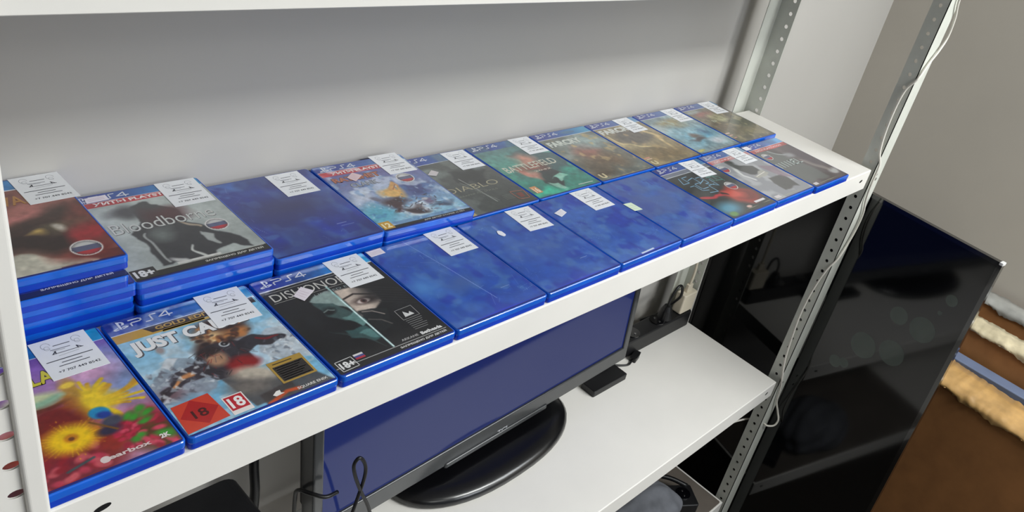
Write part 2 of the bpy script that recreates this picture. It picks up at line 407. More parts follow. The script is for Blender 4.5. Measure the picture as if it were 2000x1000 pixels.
class Case:
    def __init__(s, x, y, z, label, art=None, rz=0., group='blue video game cases', header=True, lab=(.62, .675), lrz=0., level=0, blank=False):
        s.root = empty('video_game_case', (x, y, z - CH - level), rz); tag(s.root, label, 'game case', group)
        link('case_tray', TRAY, None, s.root); link('case_lid', LID, None, s.root)
        if art is not None: s.cover = link('film_sleeve' if blank else 'cover_sheet', art.mesh(), None, s.root, (0, 0, ZP))
        if header: link('platform_emblem', HDR, None, s.root, (0, 0, ZI))
        if lab:
            l = link('shop_label', LABEL, None, s.root, (lab[0] * CW, lab[1] * CD, ZL)); l.rotation_euler = (0, 0, math.radians(lrz))
            l['label'] = 'white paper label with a line drawing and a phone number'
            link('printed_lines', LPRINT, None, l, (0, 0, .00026)); link('printed_drawing', LGREY, None, l, (0, 0, .00024)); link('phone_number', LPHONE, None, l, (0, 0, .00026))
    def text(s, t, u, v, wu, hv, col=(225, 225, 225), bold=0., name='title_lettering', dz=0., shear=0.):
        v_, f = text_mesh(t, wu * CW, hv * CD, bold, u * CW, v * CD, shear)
        return link(name, from_pd(v_, f, name), ink(*col), s.root, (0, 0, ZI + .00004 + dz))
    def strokes(s, Ls, wd, col, name='printed_mark'):
        b = MB()
        for L in Ls: b.stroke([(u * CW, v * CD) for u, v in L], wd * .001)
        return b.build(name, ink(*col), s.root, (0, 0, ZI + .00003))
    def quad(s, pts, col, name='printed_patch', dz=0.):
        b = MB(); b.poly([(u * CW, v * CD) for u, v in pts]); return b.build(name, ink(*col), s.root, (0, 0, ZI + dz))
    def rect(s, u0, v0, u1, v1, col, name='printed_patch', dz=0.): return s.quad([(u0, v0), (u1, v0), (u1, v1), (u0, v1)], col, name, dz)
    def sticker(s, pts, col=(232, 224, 232), lines=True):
        b = MB(); P = [(u * CW, v * CD) for u, v in pts]; n = len(P)
        b.add([(p[0], p[1], 0) for p in P] + [(p[0], p[1], .0002) for p in P], [tuple(range(n, 2 * n))] + [(k, (k + 1) % n, n + (k + 1) % n, n + k) for k in range(n)])
        o = b.build('price_sticker', mat('sticker_paper_%d_%d_%d' % col, col, .55, noise=.03, nscale=200), s.root, (0, 0, ZL + .0001))
        if lines and n == 4:
            q = MB(); A, B_, C_, D_ = [Vector((p[0], p[1], 0)) for p in P]
            for t in (.25, .45, .65):
                a = A.lerp(D_, t).lerp(B_.lerp(C_, t), .12); b2 = A.lerp(D_, t).lerp(B_.lerp(C_, t), .85); q.stroke([a[:2], b2[:2]], .0004)
            q.build('printed_lines', mat('faint_ink', (196, 170, 186), .6, noise=.05), o, (0, 0, .00026))
        return o
G = 'video game cases laid out on the shelf'
def zt(n): return n * (CH + .0002)
FT = zt(1)
def blank_art(seed, res=.9, tint=(34, 80, 176)):
    a = Art(res, tint); a.seed = seed * 100
    a.warp(.25, 4)
    a.N(3, .7, (64, 108, 186), .47); a.N(5, .6, (26, 50, 164), .55); a.N(7, .5, (82, 128, 186), .58); a.N(14, .08)
    r = random.Random(seed)
    a.wx = a.wy = 0
    for k in range(44):
        u, v = r.uniform(.05, .9), r.uniform(.05, .9); t = r.uniform(0, 3.1); l = r.uniform(.01, .06) if k % 4 else r.uniform(.06, .16)
        if k % 3 == 0: u, v = r.choice(((.85, .15), (.06, .3), (.1, .9), (.5, .06))); u += r.uniform(-.05, .07); v += r.uniform(-.06, .06)
        a.S([(u, v), (u + l * math.cos(t), v + l * math.sin(t))], .003, (170, 190, 235), r.uniform(.15, .45))
    a.S([(.70, .225), (.79, .225)], .004, (190, 205, 240), .8); a.S([(.74, .19), (.79, .20), (.79, .175)], .006, (40, 60, 150), .7)
    a.B(.5, .0, .42, .035, (36, 60, 205), soft=.3)
    return a

# ---- Borderlands style case, front row left end
a = Art(.62, (170, 120, 150)); a.header()
a.grad(.88, (120, 80, 165), .40, (205, 165, 190)); a.warp(.06, 7)
a.B(.92, .62, .16, .2, (120, 150, 200), soft=.6); a.B(.80, .66, .16, .1, (195, 150, 185), soft=.7); a.N(9, .16)
for k in range(26):
    t = k / 26 * 2 * math.pi; a.S([(.74, .46), (.74 + .15 * math.cos(t) * (1 + .5 * (k % 3)), .46 + .11 * math.sin(t) * (1 + .4 * (k % 2)))], .025, (226, 190, 30) if k % 2 else (200, 150, 40))
a.B(.74, .46, .12, .07, (240, 205, 40), soft=.5)
a.B(.64, .57, .06, .12, (185, 140, 50), soft=.35, a=.9); a.B(.64, .62, .05, .03, (235, 200, 70))
a.B(.44, .56, .14, .085, (205, 215, 170), soft=.2); a.B(.50, .55, .09, .035, (150, 190, 160)); a.B(.46, .5, .13, .02, (90, 70, 40))
for (u, v, r_, c) in ((.5, .40, .16, (120, 30, 25)), (.62, .18, .2, (150, 45, 25)), (.35, .12, .2, (150, 35, 55)), (.86, .19, .15, (165, 32, 58)), (.9, .1, .14, (90, 60, 30)), (.45, .06, .2, (120, 28, 45)), (.3, .3, .16, (140, 50, 30))):
    a.B(u, v, r_, r_ * .7, c, soft=.4)
for k in range(60):
    r = random.Random(k); u, v = r.uniform(.7, .96), r.uniform(.03, .28) ; a.B(u, v, .022, .016, r.choice(((190, 40, 70), (150, 25, 50), (205, 70, 95))), soft=.4)
for k in range(40):
    r = random.Random(k + 90); u, v = r.uniform(.2, .6), r.uniform(.02, .2); a.B(u, v, .025, .018, r.choice(((180, 50, 75), (140, 25, 40), (190, 80, 90))), soft=.4)
for (u, v) in ((.82, .29), (.86, .27), (.9, .3), (.93, .26), (.84, .12), (.94, .09), (.79, .1), (.9, .22)): a.B(u, v, .035, .02, (60, 145, 45), soft=.5)
a.wx = a.wy = 0
for k in range(34):
    t = k / 34 * 2 * math.pi; l = 1 + .25 * math.sin(k * 5.1)
    a.P([(.52 + .03 * math.cos(t + .12), .27 + .024 * math.sin(t + .12)), (.52 + .17 * l * math.cos(t), .27 + .125 * l * math.sin(t)), (.52 + .03 * math.cos(t - .12), .27 + .024 * math.sin(t - .12))], (236, 180, 20), .95)
a.B(.52, .27, .13, .09, (240, 196, 20), soft=.35); a.B(.52, .275, .035, .026, (205, 130, 20)); a.B(.52, .27, .015, .012, (110, 60, 30))
a.B(.71, .37, .055, .04, (30, 140, 195), ang=-35, soft=.15); a.B(.725, .345, .04, .025, (30, 60, 150), ang=-35); a.B(.74, .29, .06, .035, (70, 72, 90), ang=20, soft=.3); a.B(.70, .24, .06, .03, (50, 44, 70), soft=.4)
a.S([(.64, .33), (.74, .23)], .014, (120, 80, 30)); a.S([(.42, .085), (.56, .115)], .016, (60, 75, 80)); a.N(30, .10)
c = Case(-.1368, .001, FT, 'game case with yellow comic explosion cover, left end of the front row', a, group=G, lab=(.61, .675), lrz=1.0)
c.text('BORDERLANDS', .06, .675, .80, .105, (60, 45, 40), .06, dz=-.00003); c.text('BORDERLANDS', .07, .68, .78, .095, (216, 204, 46), .03)
c.text('gearbox', .58, .055, .26, .035, (222, 205, 205), .03, 'publisher_lettering'); c.text('2K', .895, .07, .055, .03, (235, 225, 225), .05, 'publisher_lettering')
b = MB(); b.disc(.60 * CW, .075 * CD, .0035, n=16); b.build('printed_mark', ink(222, 205, 205), c.root, (0, 0, ZI + .00002))

# ---- second front case
a = Art(.62, (120, 180, 215)); a.header(.872, right=(30, 140, 205))
a.grad(.86, (110, 185, 225), .30, (190, 210, 225)); a.warp(.08, 6); a.N(6, .35, (225, 232, 238), .55)
a.P([(.0, .42), (.12, .52), (.22, .60), (.34, .52), (.45, .38), (.3, .28), (0, .25)], (140, 155, 170), .9, 3); a.P([(.12, .52), (.22, .60), (.27, .56), (.2, .5), (.16, .46)], (225, 228, 232), .8, 2)
a.P([(.7, .42), (.88, .55), (1, .5), (1, .2), (.8, .25)], (175, 185, 196), .9, 3); a.N(14, .5, (210, 222, 230), .6)
a.B(.12, .33, .16, .09, (150, 155, 170), soft=.6); a.B(.08, .30, .05, .05, (120, 95, 105), soft=.7)
a.B(.60, .66, .17, .12, (90, 52, 36), soft=.4); a.B(.50, .64, .1, .07, (240, 205, 150), soft=.6); a.B(.42, .60, .06, .05, (70, 48, 42), soft=.5); a.B(.68, .72, .1, .06, (60, 40, 36), soft=.5); a.B(.68, .62, .07, .04, (190, 120, 60), soft=.6)
a.warp(.04, 10)
a.P([(.30, .47), (.40, .56), (.56, .60), (.68, .52), (.66, .34), (.52, .27), (.40, .31), (.3, .40)], (46, 40, 46), .95, 3)
a.P([(.30, .46), (.16, .44), (.04, .36), (.06, .31), (.2, .35), (.34, .36)], (54, 46, 54), .95, 2); a.S([(.24, .41), (.13, .37)], .03, (205, 140, 90)); a.S([(.08, .36), (.01, .30)], .024, (50, 40, 44))
a.P([(.62, .54), (.76, .56), (.94, .47), (.92, .43), (.74, .46), (.62, .42)], (44, 40, 46), .95, 2); a.S([(.76, .52), (.88, .48)], .022, (120, 30, 36))
a.B(.58, .36, .10, .07, (140, 28, 30), soft=.3); a.B(.52, .30, .06, .04, (150, 50, 44), soft=.4)
a.wx = a.wy = 0
a.B(.45, .46, .065, .06, (214, 160, 120), soft=.35, a=.75); a.B(.43, .53, .075, .035, (48, 34, 32), soft=.3)
a.B(.56, .555, .035, .027, (190, 196, 200), soft=.1); a.B(.56, .555, .024, .018, (40, 40, 44), soft=.1); a.B(.56, .555, .008, .006, (200, 200, 200))
a.P([(.38, .30), (.56, .31), (.74, .18), (.72, .04), (.44, .04)], (70, 66, 68), .9, 3); a.B(.58, .26, .14, .06, (190, 180, 165), ang=-30, soft=.4); a.B(.50, .18, .14, .06, (110, 104, 100), ang=-20, soft=.5)
a.P([(.5, .1), (.9, .14), (.97, .02), (.5, .02)], (58, 50, 50), .8, 4); a.S([(.52, .02), (.66, .06), (.74, .05)], .03, (196, 78, 30)); a.N(26, .12)
a.B(.2, .66, .025, .03, (160, 150, 150), soft=.4)
rr = random.Random(4)
for k in range(70):
    u, v = rr.uniform(.0, .36), rr.uniform(.26, .50); a.P([(u, v), (u + rr.uniform(.01, .04), v + rr.uniform(.0, .03)), (u + rr.uniform(.02, .05), v - rr.uniform(0, .03))], rr.choice(((232, 236, 240), (120, 130, 144), (92, 92, 104), (176, 186, 196))), .65)
for k in range(50):
    u, v = rr.uniform(.72, .97), rr.uniform(.30, .48); a.P([(u, v), (u + rr.uniform(.01, .04), v + rr.uniform(.0, .03)), (u + rr.uniform(.02, .05), v - rr.uniform(0, .03))], rr.choice(((232, 236, 240), (120, 130, 144), (96, 100, 112), (200, 206, 212))), .6)
for k in range(60):
    t, q_ = rr.uniform(0, 6.28), rr.uniform(.4, 1.1); u, v = .60 + .16 * q_ * math.cos(t), .66 + .10 * q_ * math.sin(t); a.B(u, v, rr.uniform(.01, .03), rr.uniform(.008, .02), rr.choice(((60, 36, 30), (110, 62, 38), (196, 130, 72), (40, 30, 30))), soft=.4, a=.7)
for k in range(40):
    u, v = rr.uniform(.34, .66), rr.uniform(.30, .56); a.S([(u, v), (u + rr.uniform(-.05, .05), v - rr.uniform(0, .05))], .006, rr.choice(((96, 86, 90), (24, 22, 26), (130, 40, 40))), .6)
c = Case(.0005, .001, FT, 'game case with gold banner, snowy blue cover and two red age rating squares', a, group=G, lab=(.605, .69), lrz=-2.0)
c.rect(.012, .80, .58, .868, (198, 156, 66)); c.quad([(.20, .868), (.962, .868), (.962, .815), (.24, .815)], (52, 42, 40), dz=.00002)
c.text('GOLD EDITION', .27, .825, .50, .033, (196, 158, 76), .03, 'edition_lettering', .00003)
c.quad([(.30, .793), (.62, .793), (.62, .812), (.30, .812)], (206, 170, 90))
t = c.text('JUST CAUSE', .055, .655, .76, .125, (240, 240, 240), .05)
c.text('JUST CAUSE', .062, .648, .76, .125, (90, 90, 96), .055, 'lettering_outline', -.00003)
c.quad([(.025, .235), (.255, .245), (.275, .045), (.012, .03)], (206, 62, 40), 'age_rating_patch', .00001); c.quad([(.14, .24), (.26, .14), (.15, .05), (.03, .14)], (176, 26, 28), 'age_rating_patch', .00003)
c.text('18', .10, .105, .09, .06, (70, 14, 16), .02, 'age_rating_lettering', .00004)
c.rect(.295, .035, .425, .175, (238, 230, 228), 'age_rating_patch', .00001); c.rect(.303, .065, .417, .168, (190, 28, 46), 'age_rating_patch', .00003); c.text('18', .315, .078, .09, .078, (245, 240, 240), .03, 'age_rating_lettering', .00004)
c.rect(.675, .115, .92, .295, (176, 142, 62), 'description_box', .00001); c.rect(.69, .128, .905, .252, (50, 46, 44), 'description_box', .00003)
c.strokes([[(.705, .24 - .017 * k), (.705 + .18 * (1 - .12 * (k % 3)), .24 - .017 * k)] for k in range(7)], .8, (176, 168, 150), 'description_lines'); c.strokes([[(.71, .273), (.84, .273)]], 1.2, (60, 50, 30), 'description_lines')
c.text('SQUARE ENIX', .725, .035, .215, .022, (228, 226, 222), .02, 'publisher_lettering'); c.quad([(.565, .065), (.60, .085), (.625, .085), (.62, .065), (.64, .055), (.58, .05)], (238, 236, 232), 'publisher_mark')

# ---- third front case
a = Art(.62, (24, 25, 28)); a.header(.875); a.warp(.06, 8); a.N(5, .3)
a.P([(.34, .72), (.47, .70), (.50, .50), (.38, .58), (.27, .68)], (150, 172, 168), .95, 3); a.P([(.28, .66), (.40, .60), (.46, .48), (.38, .42), (.28, .52)], (62, 86, 86), .95, 3)
a.B(.33, .55, .05, .04, (14, 18, 20), soft=.4); a.S([(.28, .56), (.33, .58), (.37, .55)], .012, (170, 190, 185), .6); a.P([(.38, .44), (.47, .48), (.49, .36), (.42, .32)], (104, 146, 144), .9, 2)
a.P([(.30, .36), (.44, .32), (.49, .20), (.40, .18), (.28, .28)], (56, 92, 94), .9, 3); a.P([(.36, .30), (.46, .27), (.47, .2), (.40, .22)], (110, 160, 158), .6, 2)
for k in range(9): a.S([(.22 + .02 * k, .38 - .02 * k), (.38 + .008 * k, .27 - .02 * k)], .006, (60, 80, 80), .6)
a.wx = a.wy = 0
a.P([(.49, .70), (.62, .69), (.76, .62), (.74, .48), (.62, .42), (.50, .40)], (222, 204, 190), .92, 6); a.B(.64, .53, .10, .035, (60, 46, 44), ang=-6, soft=.5); a.B(.62, .53, .055, .022, (205, 190, 184), soft=.2); a.B(.62, .53, .025, .021, (90, 60, 58), soft=.2); a.B(.62, .53, .01, .009, (16, 14, 14))
a.S([(.50, .60), (.60, .62), (.74, .56)], .018, (44, 34, 32)); a.P([(.50, .46), (.62, .44), (.72, .40), (.62, .24), (.52, .22)], (30, 34, 36), .95, 4); a.S([(.53, .44), (.60, .42), (.66, .36)], .012, (150, 140, 134)); a.S([(.52, .36), (.60, .32), (.64, .26)], .014, (120, 112, 108), .6)
a.B(.86, .60, .2, .14, (20, 20, 22), soft=.5)
for k in range(7): a.S([(.72, .66 - .03 * k), (.96, .54 - .03 * k)], .012, (44, 44, 46), .6)
a.S([(.475, .76), (.49, .08)], .016, (170, 215, 215)); a.S([(.478, .60), (.492, .08)], .006, (236, 248, 248)); a.N(30, .12)
a.R(.012, .022, .982, .07, (22, 22, 24)); a.R(.012, .068, .962, .073, (200, 200, 200))
c = Case(.1385, .001, FT, 'game case with black cover split by a pale blade, one eye on the right', a, group=G, lab=(.625, .675), lrz=0)
c.text('DISHONORED 2', .05, .755, .86, .075, (206, 204, 198), .0); c.strokes([[(.04, .848), (.95, .848)], [(.04, .742), (.95, .742)]], .5, (190, 188, 182)); c.text('LIMITED EDITION', .34, .70, .50, .02, (150, 160, 160), .0, 'edition_lettering')
c.sticker([(.20, .76), (.24, .69), (.37, .755), (.31, .825)])
c.strokes([[(.74, .35), (.895, .355), (.89, .255), (.735, .25), (.74, .35)]], .7, (150, 150, 150)); c.quad([(.77, .27), (.86, .275), (.84, .31), (.82, .29), (.79, .325)], (215, 215, 215), 'printed_mark'); c.strokes([[(.745, .235 - .018 * k), (.885 - .012 * (k % 3), .235 - .018 * k)] for k in range(6)], .7, (140, 140, 140), 'description_lines')
c.text('Bethesda', .75, .082, .19, .028, (232, 232, 232), .04, 'publisher_lettering'); c.text('ARKANE', .575, .088, .15, .018, (190, 190, 190), .01, 'publisher_lettering')
c.text('ЗАПРЕЩЕНО ДЛЯ ДЕТЕЙ', .52, .035, .42, .022, (228, 228, 228), .03, 'age_rating_lettering')
c.strokes([[(.035, .12), (.165, .125), (.17, .04), (.04, .035), (.035, .12)]], .8, (220, 220, 220)); c.text('18+', .05, .05, .11, .055, (235, 235, 235), .04, 'age_rating_lettering')
c.rect(.185, .115, .26, .13, (222, 220, 222), 'flag_patch', .00001); c.rect(.185, .10, .26, .115, (70, 74, 140), 'flag_patch', .00001); c.rect(.185, .085, .26, .10, (176, 40, 60), 'flag_patch', .00001)
# ---- four coverless cases
a = blank_art(3, .7); a.B(.12, .47, .1, .1, (70, 130, 205), soft=.8); a.B(.45, .4, .12, .08, (60, 95, 165), soft=.7); a.S([(.39, .99), (.48, .6), (.57, .15)], .006, (140, 165, 230), .8)
c = Case(.2755, .001, FT, 'coverless blue game case with a pinkish price sticker in its left top corner', a, group=G, header=False, lab=(.63, .68), blank=True); c.sticker([(.01, .91), (.155, .915), (.155, .98), (.01, .975)])
a = blank_art(5, .8)
a.S([(.31, .86), (.31, .80)], .03, (150, 170, 215), .5); a.B(.5, .45, .3, .2, (80, 105, 170), soft=.8, a=.5)
c = Case(.4125, .001, FT, 'coverless blue game case with a small white oval sticker', a, group=G, header=False, lab=(.595, .68), lrz=-3, blank=True)
c.sticker([(.30 + .03 * math.cos(t * .628) * (1.2 if t % 2 else 1), .755 + .042 * math.sin(t * .628)) for t in range(10)], (236, 238, 246), False)
a = blank_art(8, .9); a.S([(.36, .035), (.55, .04)], .02, (225, 235, 250))
c = Case(.549, .0015, FT, 'coverless blue game case with a white diamond shaped sticker and a shop label', a, group=G, header=False, lab=(.565, .68), lrz=0, blank=True); c.sticker([(.08, .80), (.10, .73), (.22, .765), (.22, .83)], (232, 232, 240))
a = blank_art(12, 1.0, (64, 88, 164)); a.N(3, .6, (84, 104, 160), .4); a.S([(.68, .88), (.73, .87), (.72, .80)], .02, (40, 60, 150), .7)
c = Case(.6855, .001, FT, 'coverless blue game case with a pale green sticker and no shop label', a, group=G, header=False, lab=None, blank=True); c.sticker([(-.02, .525), (.10, .515), (.09, .645), (-.03, .655)], (222, 240, 214))
# ---- front row, right three
a = Art(1.0, (56, 60, 62)); a.header(.882, right=(70, 130, 180)); a.R(.012, .81, .962, .875, (110, 116, 130)); a.R(.012, .808, .962, .815, (215, 218, 225)); a.N(4, .2)
a.B(.18, .16, .2, .09, (90, 150, 175), soft=.6); a.warp(.05, 8); a.B(.66, .28, .25, .15, (176, 62, 54), ang=-18, soft=.25); a.B(.75, .25, .18, .1, (120, 48, 44), ang=-18, soft=.5); a.B(.58, .32, .16, .06, (205, 84, 72), ang=-20, soft=.4); a.S([(.06, .40), (.5, .33)], .05, (190, 66, 74)); a.S([(.44, .36), (.5, .34)], .05, (50, 36, 36))
a.wx = a.wy = 0; a.sphere(.76, .44, .09); a.R(.68, .10, .9, .13, (225, 222, 226)); a.S([(.3, .06), (.95, .07)], .004, (150, 150, 130)); a.B(.12, .07, .07, .035, (110, 150, 90), soft=.3); a.B(.5, .09, .05, .02, (215, 180, 170), soft=.3)
c = Case(.8225, .001, FT, 'game case with blue neon lettering and a red pistol, three from the front right end', a, group=G, lab=(.54, .68), lrz=-4)
for L, w_ in (([[(.18, .76), (.12, .66), (.24, .66), (.24, .76), (.34, .76)], [(.28, .70), (.40, .72), (.40, .62), (.28, .62), (.28, .52), (.40, .52)], [(.16, .60), (.24, .60), (.24, .50), (.34, .48)], [(.44, .70), (.52, .70), (.52, .58), (.44, .58), (.60, .50), (.60, .62)], [(.30, .44), (.44, .42), (.44, .54), (.56, .54)], [(.36, .60), (.50, .64)]], 1.5),): c.strokes(L, w_, (140, 186, 216), 'title_lettering')
c.strokes([[(.58, .72), (.72, .70), (.72, .60)], [(.60, .66), (.70, .66)], [(.64, .74), (.64, .58)], [(.68, .58), (.80, .56)], [(.74, .66), (.80, .62), (.80, .54)]], 1.5, (96, 160, 150), 'title_lettering')
a = Art(1.0, (150, 152, 158)); a.header(.882, right=(90, 150, 200)); a.R(.012, .81, .962, .874, (198, 84, 88)); a.warp(.07, 6); a.N(5, .5, (205, 206, 210), .5)
a.P([(.28, .80), (.38, .80), (.42, .70), (.62, .62), (.60, .46), (.36, .50), (.3, .62)], (70, 72, 74), .95, 3); a.B(.36, .78, .08, .04, (60, 60, 62), soft=.3); a.P([(.5, .38), (.84, .36), (.80, .10), (.46, .14)], (84, 84, 84), .9, 4); a.P([(.70, .6), (.95, .5), (.95, .2), (.8, .3)], (140, 116, 130), .7, 5)
a.S([(.26, .66), (.20, .50), (.30, .40)], .05, (214, 216, 216)); a.P([(.36, .46), (.66, .50), (.68, .44), (.36, .40)], (176, 174, 166), .9, 2)
a.wx = a.wy = 0; a.sphere(.08, .70, .09); a.S([(.05, .05), (.95, .055)], .004, (170, 170, 150)); a.R(.08, .05, .2, .09, (214, 208, 210))
c = Case(.9595, .0015, FT, 'game case with red band and pale grey cover, second from the front right end', a, group=G, lab=(.575, .675), lrz=0)
c.text('ХИТЫ PLAYSTATION', .10, .823, .76, .036, (240, 214, 214), .03, 'series_lettering'); c.strokes([[(.38, .44), (.64, .47)]], 1.6, (226, 224, 216), 'title_lettering')
a = Art(1.0, (92, 84, 88)); a.header(.882, right=(110, 170, 220)); a.R(.012, .81, .962, .874, (196, 88, 88)); a.warp(.06, 6); a.N(4, .25); a.P([(0, .8), (.4, .8), (.55, .5), (.6, .1), (0, .1)], (104, 110, 108), .8, 8)
a.S([(.34, .78), (.5, .66), (.62, .64)], .035, (160, 166, 168)); a.B(.60, .62, .1, .05, (150, 152, 156), soft=.6); a.P([(.60, .5), (.74, .46), (.84, .2), (.80, .14), (.68, .3)], (156, 148, 142), .7, 4); a.B(.86, .14, .1, .05, (176, 176, 176), soft=.4); a.B(.84, .55, .12, .22, (84, 74, 84), soft=.6)
a.wx = a.wy = 0; a.sphere(.15, .70, .085); a.S([(.2, .05), (.95, .055)], .004, (160, 160, 140)); a.R(.06, .045, .16, .085, (210, 206, 208))
c = Case(1.0965, -.002, FT, 'game case with red band and dark smoky cover, right end of the front row', a, group=G, lab=None)
c.text('ХИТЫ PLAYSTATION', .10, .823, .72, .034, (240, 214, 214), .03, 'series_lettering'); c.strokes([[(x_, .45), (x_, .54)] for x_ in (.04, .12, .20, .28, .36)] + [[(.42, .45), (.42, .54), (.5, .54)], [(.42, .5), (.48, .5)], [(.42, .45), (.5, .45)], [(.55, .54), (.55, .45), (.62, .45)]], 2.4, (190, 204, 202), 'title_lettering')
c.sticker([(-.01, .90), (.13, .90), (.13, .97), (-.01, .97)], (236, 234, 242), False)

# ------------------------------------------------------------------ back row
plain = Art(3.0, (40, 56, 150)); plain.header(); plain.N(4, .2)
def stack(x, y, n, names, jit):
    for k in range(n):
        dx, dy, rz = jit[k]
        cc = Case(x + dx, y + dy, zt(k + 1), names[k], plain, rz, G, header=False, lab=None)
        if names[k].startswith('*'): pass
        yield cc
lo = ['lowest', 'second lowest', 'third from the shelf', 'fourth from the shelf']
XK = -.1005
st = list(stack(XK, .187, 4, ['blue game case at the very bottom of the left stack', 'blue game case second from the bottom of the left stack', 'blue game case in the middle of the left stack', 'blue game case sticking out just under the dark red eye cover case'], [(0.003, -.002, .01), (0.001, -.004, 0), (.0035, -.006, .0), (-.004, -.0095, .004)]))
st[3].strokes([[(.30, .022), (.962, .022)]], 9, (26, 30, 60), 'printed_strip'); st[3].text('ЗАПРЕЩЕНО ДЛЯ ДЕТЕЙ', .50, .034, .42, .022, (228, 228, 228), .03, 'age_rating_lettering', .00004)
list(stack(.0365, .1795, 2, ['blue game case at the bottom of the stack under the grey cloaked shape case', 'blue game case directly under the grey cloaked shape case'], [(.001, .001, 0), (.0025, .0015, .0)]))
list(stack(.1745, .178, 1, ['blue game case under the coverless case of the back row'], [(.0, .001, 0)]))
list(stack(.3085, .1765, 1, ['blue game case under the icy blue case with gold age mark'], [(.0, .0, 0)]))

a = Art(.75, (96, 40, 44)); a.header(.875); a.grad(.87, (120, 60, 50), .1, (150, 120, 104)); a.warp(.1, 5)
a.B(.55, .58, .4, .06, (196, 120, 116), ang=12, soft=.8); a.B(.72, .50, .42, .09, (66, 44, 38), ang=20, soft=.5); a.B(.62, .30, .5, .12, (50, 34, 32), ang=-4, soft=.5); a.B(.92, .30, .12, .1, (165, 44, 50), soft=.6); a.B(.98, .5, .1, .12, (120, 60, 52), soft=.6)
a.B(.76, .40, .13, .04, (92, 80, 62), ang=14, soft=.5); a.B(.79, .40, .05, .028, (205, 196, 184), soft=.5); a.B(.62, .37, .04, .012, (190, 160, 90), soft=.8); a.P([(0, .02), (.8, .02), (.7, .12), (.4, .2), (0, .2)], (208, 206, 190), .95, 8); a.B(.85, .12, .2, .08, (120, 40, 36), soft=.6); a.N(22, .14); a.wx = a.wy = 0; a.sphere(.815, .155, .095)
c = Case(XK, .187, zt(5), 'game case with dark red eye cover on top of the tall left stack', a, group=G, lab=(.71, .675), lrz=2)
c.text('GOD OF WAR', .03, .70, .74, .10, (176, 120, 50), .02)
a = Art(.7, (176, 184, 182)); a.header(.90); a.R(.012, .84, .962, .90, (192, 40, 52)); a.R(.012, .896, .962, .902, (220, 220, 225)); a.N(5, .12); a.warp(.06, 9)
a.P([(.36, .76), (.44, .80), (.56, .77), (.60, .70), (.66, .62), (.64, .48), (.74, .36), (.86, .22), (.92, .10), (.72, .16), (.62, .14), (.60, .06), (.42, .06), (.38, .14), (.30, .07), (.22, .08), (.26, .3), (.24, .48), (.34, .60), (.34, .70)], (54, 54, 58), .96, 3)
a.B(.30, .72, .12, .06, (70, 70, 76), soft=.6); a.B(.55, .62, .14, .09, (74, 34, 40), soft=.6); a.B(.42, .42, .07, .07, (110, 118, 116), soft=.7); a.S([(.31, .44), (.30, .10)], .02, (160, 164, 162)); a.S([(.60, .5), (.68, .40)], .02, (176, 160, 140)); a.P([(.66, .38), (.74, .30), (.72, .2), (.64, .24)], (184, 190, 188), .9, 2)
a.S([(.50, .22), (.54, .12)], .02, (205, 208, 204)); a.B(.36, .12, .04, .03, (200, 200, 198), soft=.4); a.wx = a.wy = 0; a.sphere(.80, .40, .085); a.R(.012, .022, .982, .082, (40, 40, 38)); a.R(.16, .078, .962, .083, (190, 190, 180)); a.R(.33, .085, .64, .105, (214, 214, 210)); a.N(30, .06)
c = Case(.0365, .1795, zt(3), 'grey game case with a dark cloaked shape, topmost of its stack', a, group=G, lab=(.645, .675), lrz=-1)
c.text('ХИТЫ PLAYSTATION', .15, .85, .74, .038, (240, 226, 226), .04, 'series_lettering'); c.text('Bloodborne', .12, .50, .74, .115, (208, 210, 208), -.005); c.text('Bloodborne', .123, .495, .74, .115, (96, 96, 98), .002, 'lettering_shadow', -.00003)
c.text('ЗАПРЕЩЕНО ДЛЯ ДЕТЕЙ', .50, .04, .44, .025, (222, 222, 216), .03, 'age_rating_lettering'); c.text('18+', .03, .045, .13, .065, (232, 232, 232), .05, 'age_rating_lettering', .00002); c.rect(.015, .03, .175, .125, (50, 48, 50), 'age_rating_patch')
c.sticker([(.12, .90), (.28, .905), (.28, .965), (.13, .96)])
a = blank_art(21, .8, (36, 52, 140)); a.N(2, .5, (38, 44, 104), .45); a.B(.5, .55, .35, .14, (34, 40, 100), soft=.8); a.S([(.72, .19), (.84, .19)], .004, (130, 150, 210)); a.P([(.71, .17), (.84, .17), (.84, .10), (.71, .09)], (34, 48, 140), .8, 1)
c = Case(.1745, .178, zt(2), 'coverless blue game case in the back row right of the grey cloaked shape case', a, group=G, header=False, lab=(.575, .665), blank=True)
a = Art(.7, (120, 160, 200)); a.header(.90, right=(70, 130, 190)); a.R(.012, .83, .962, .90, (190, 38, 56)); a.R(.012, .896, .962, .902, (220, 220, 225)); a.warp(.1, 6)
a.grad(.83, (96, 90, 150), .1, (150, 200, 225)); a.B(.16, .46, .14, .1, (196, 205, 225), soft=.5); a.B(.72, .46, .16, .1, (66, 74, 130), soft=.5); a.N(7, .6, (225, 236, 245), .56); a.B(.12, .22, .2, .1, (96, 175, 200), soft=.6); a.B(.5, .2, .16, .06, (236, 240, 246), soft=.6); a.N(12, .4, (70, 120, 180), .6)
a.B(.45, .46, .09, .08, (222, 172, 92), soft=.35); a.P([(.44, .52), (.52, .58), (.58, .60), (.56, .50), (.5, .44)], (212, 156, 90), .9, 2); a.B(.38, .33, .12, .06, (70, 48, 52), ang=20, soft=.4); a.B(.28, .40, .08, .03, (110, 110, 130), ang=-20, soft=.4); a.B(.50, .20, .12, .035, (66, 52, 56), ang=-30, soft=.4); a.B(.33, .24, .08, .03, (80, 56, 60), ang=40, soft=.5)
a.B(.68, .25, .06, .05, (120, 110, 140), soft=.4); a.B(.66, .29, .035, .025, (196, 196, 205), soft=.3); a.B(.78, .17, .1, .02, (70, 84, 110), soft=.6)
a.wx = a.wy = 0
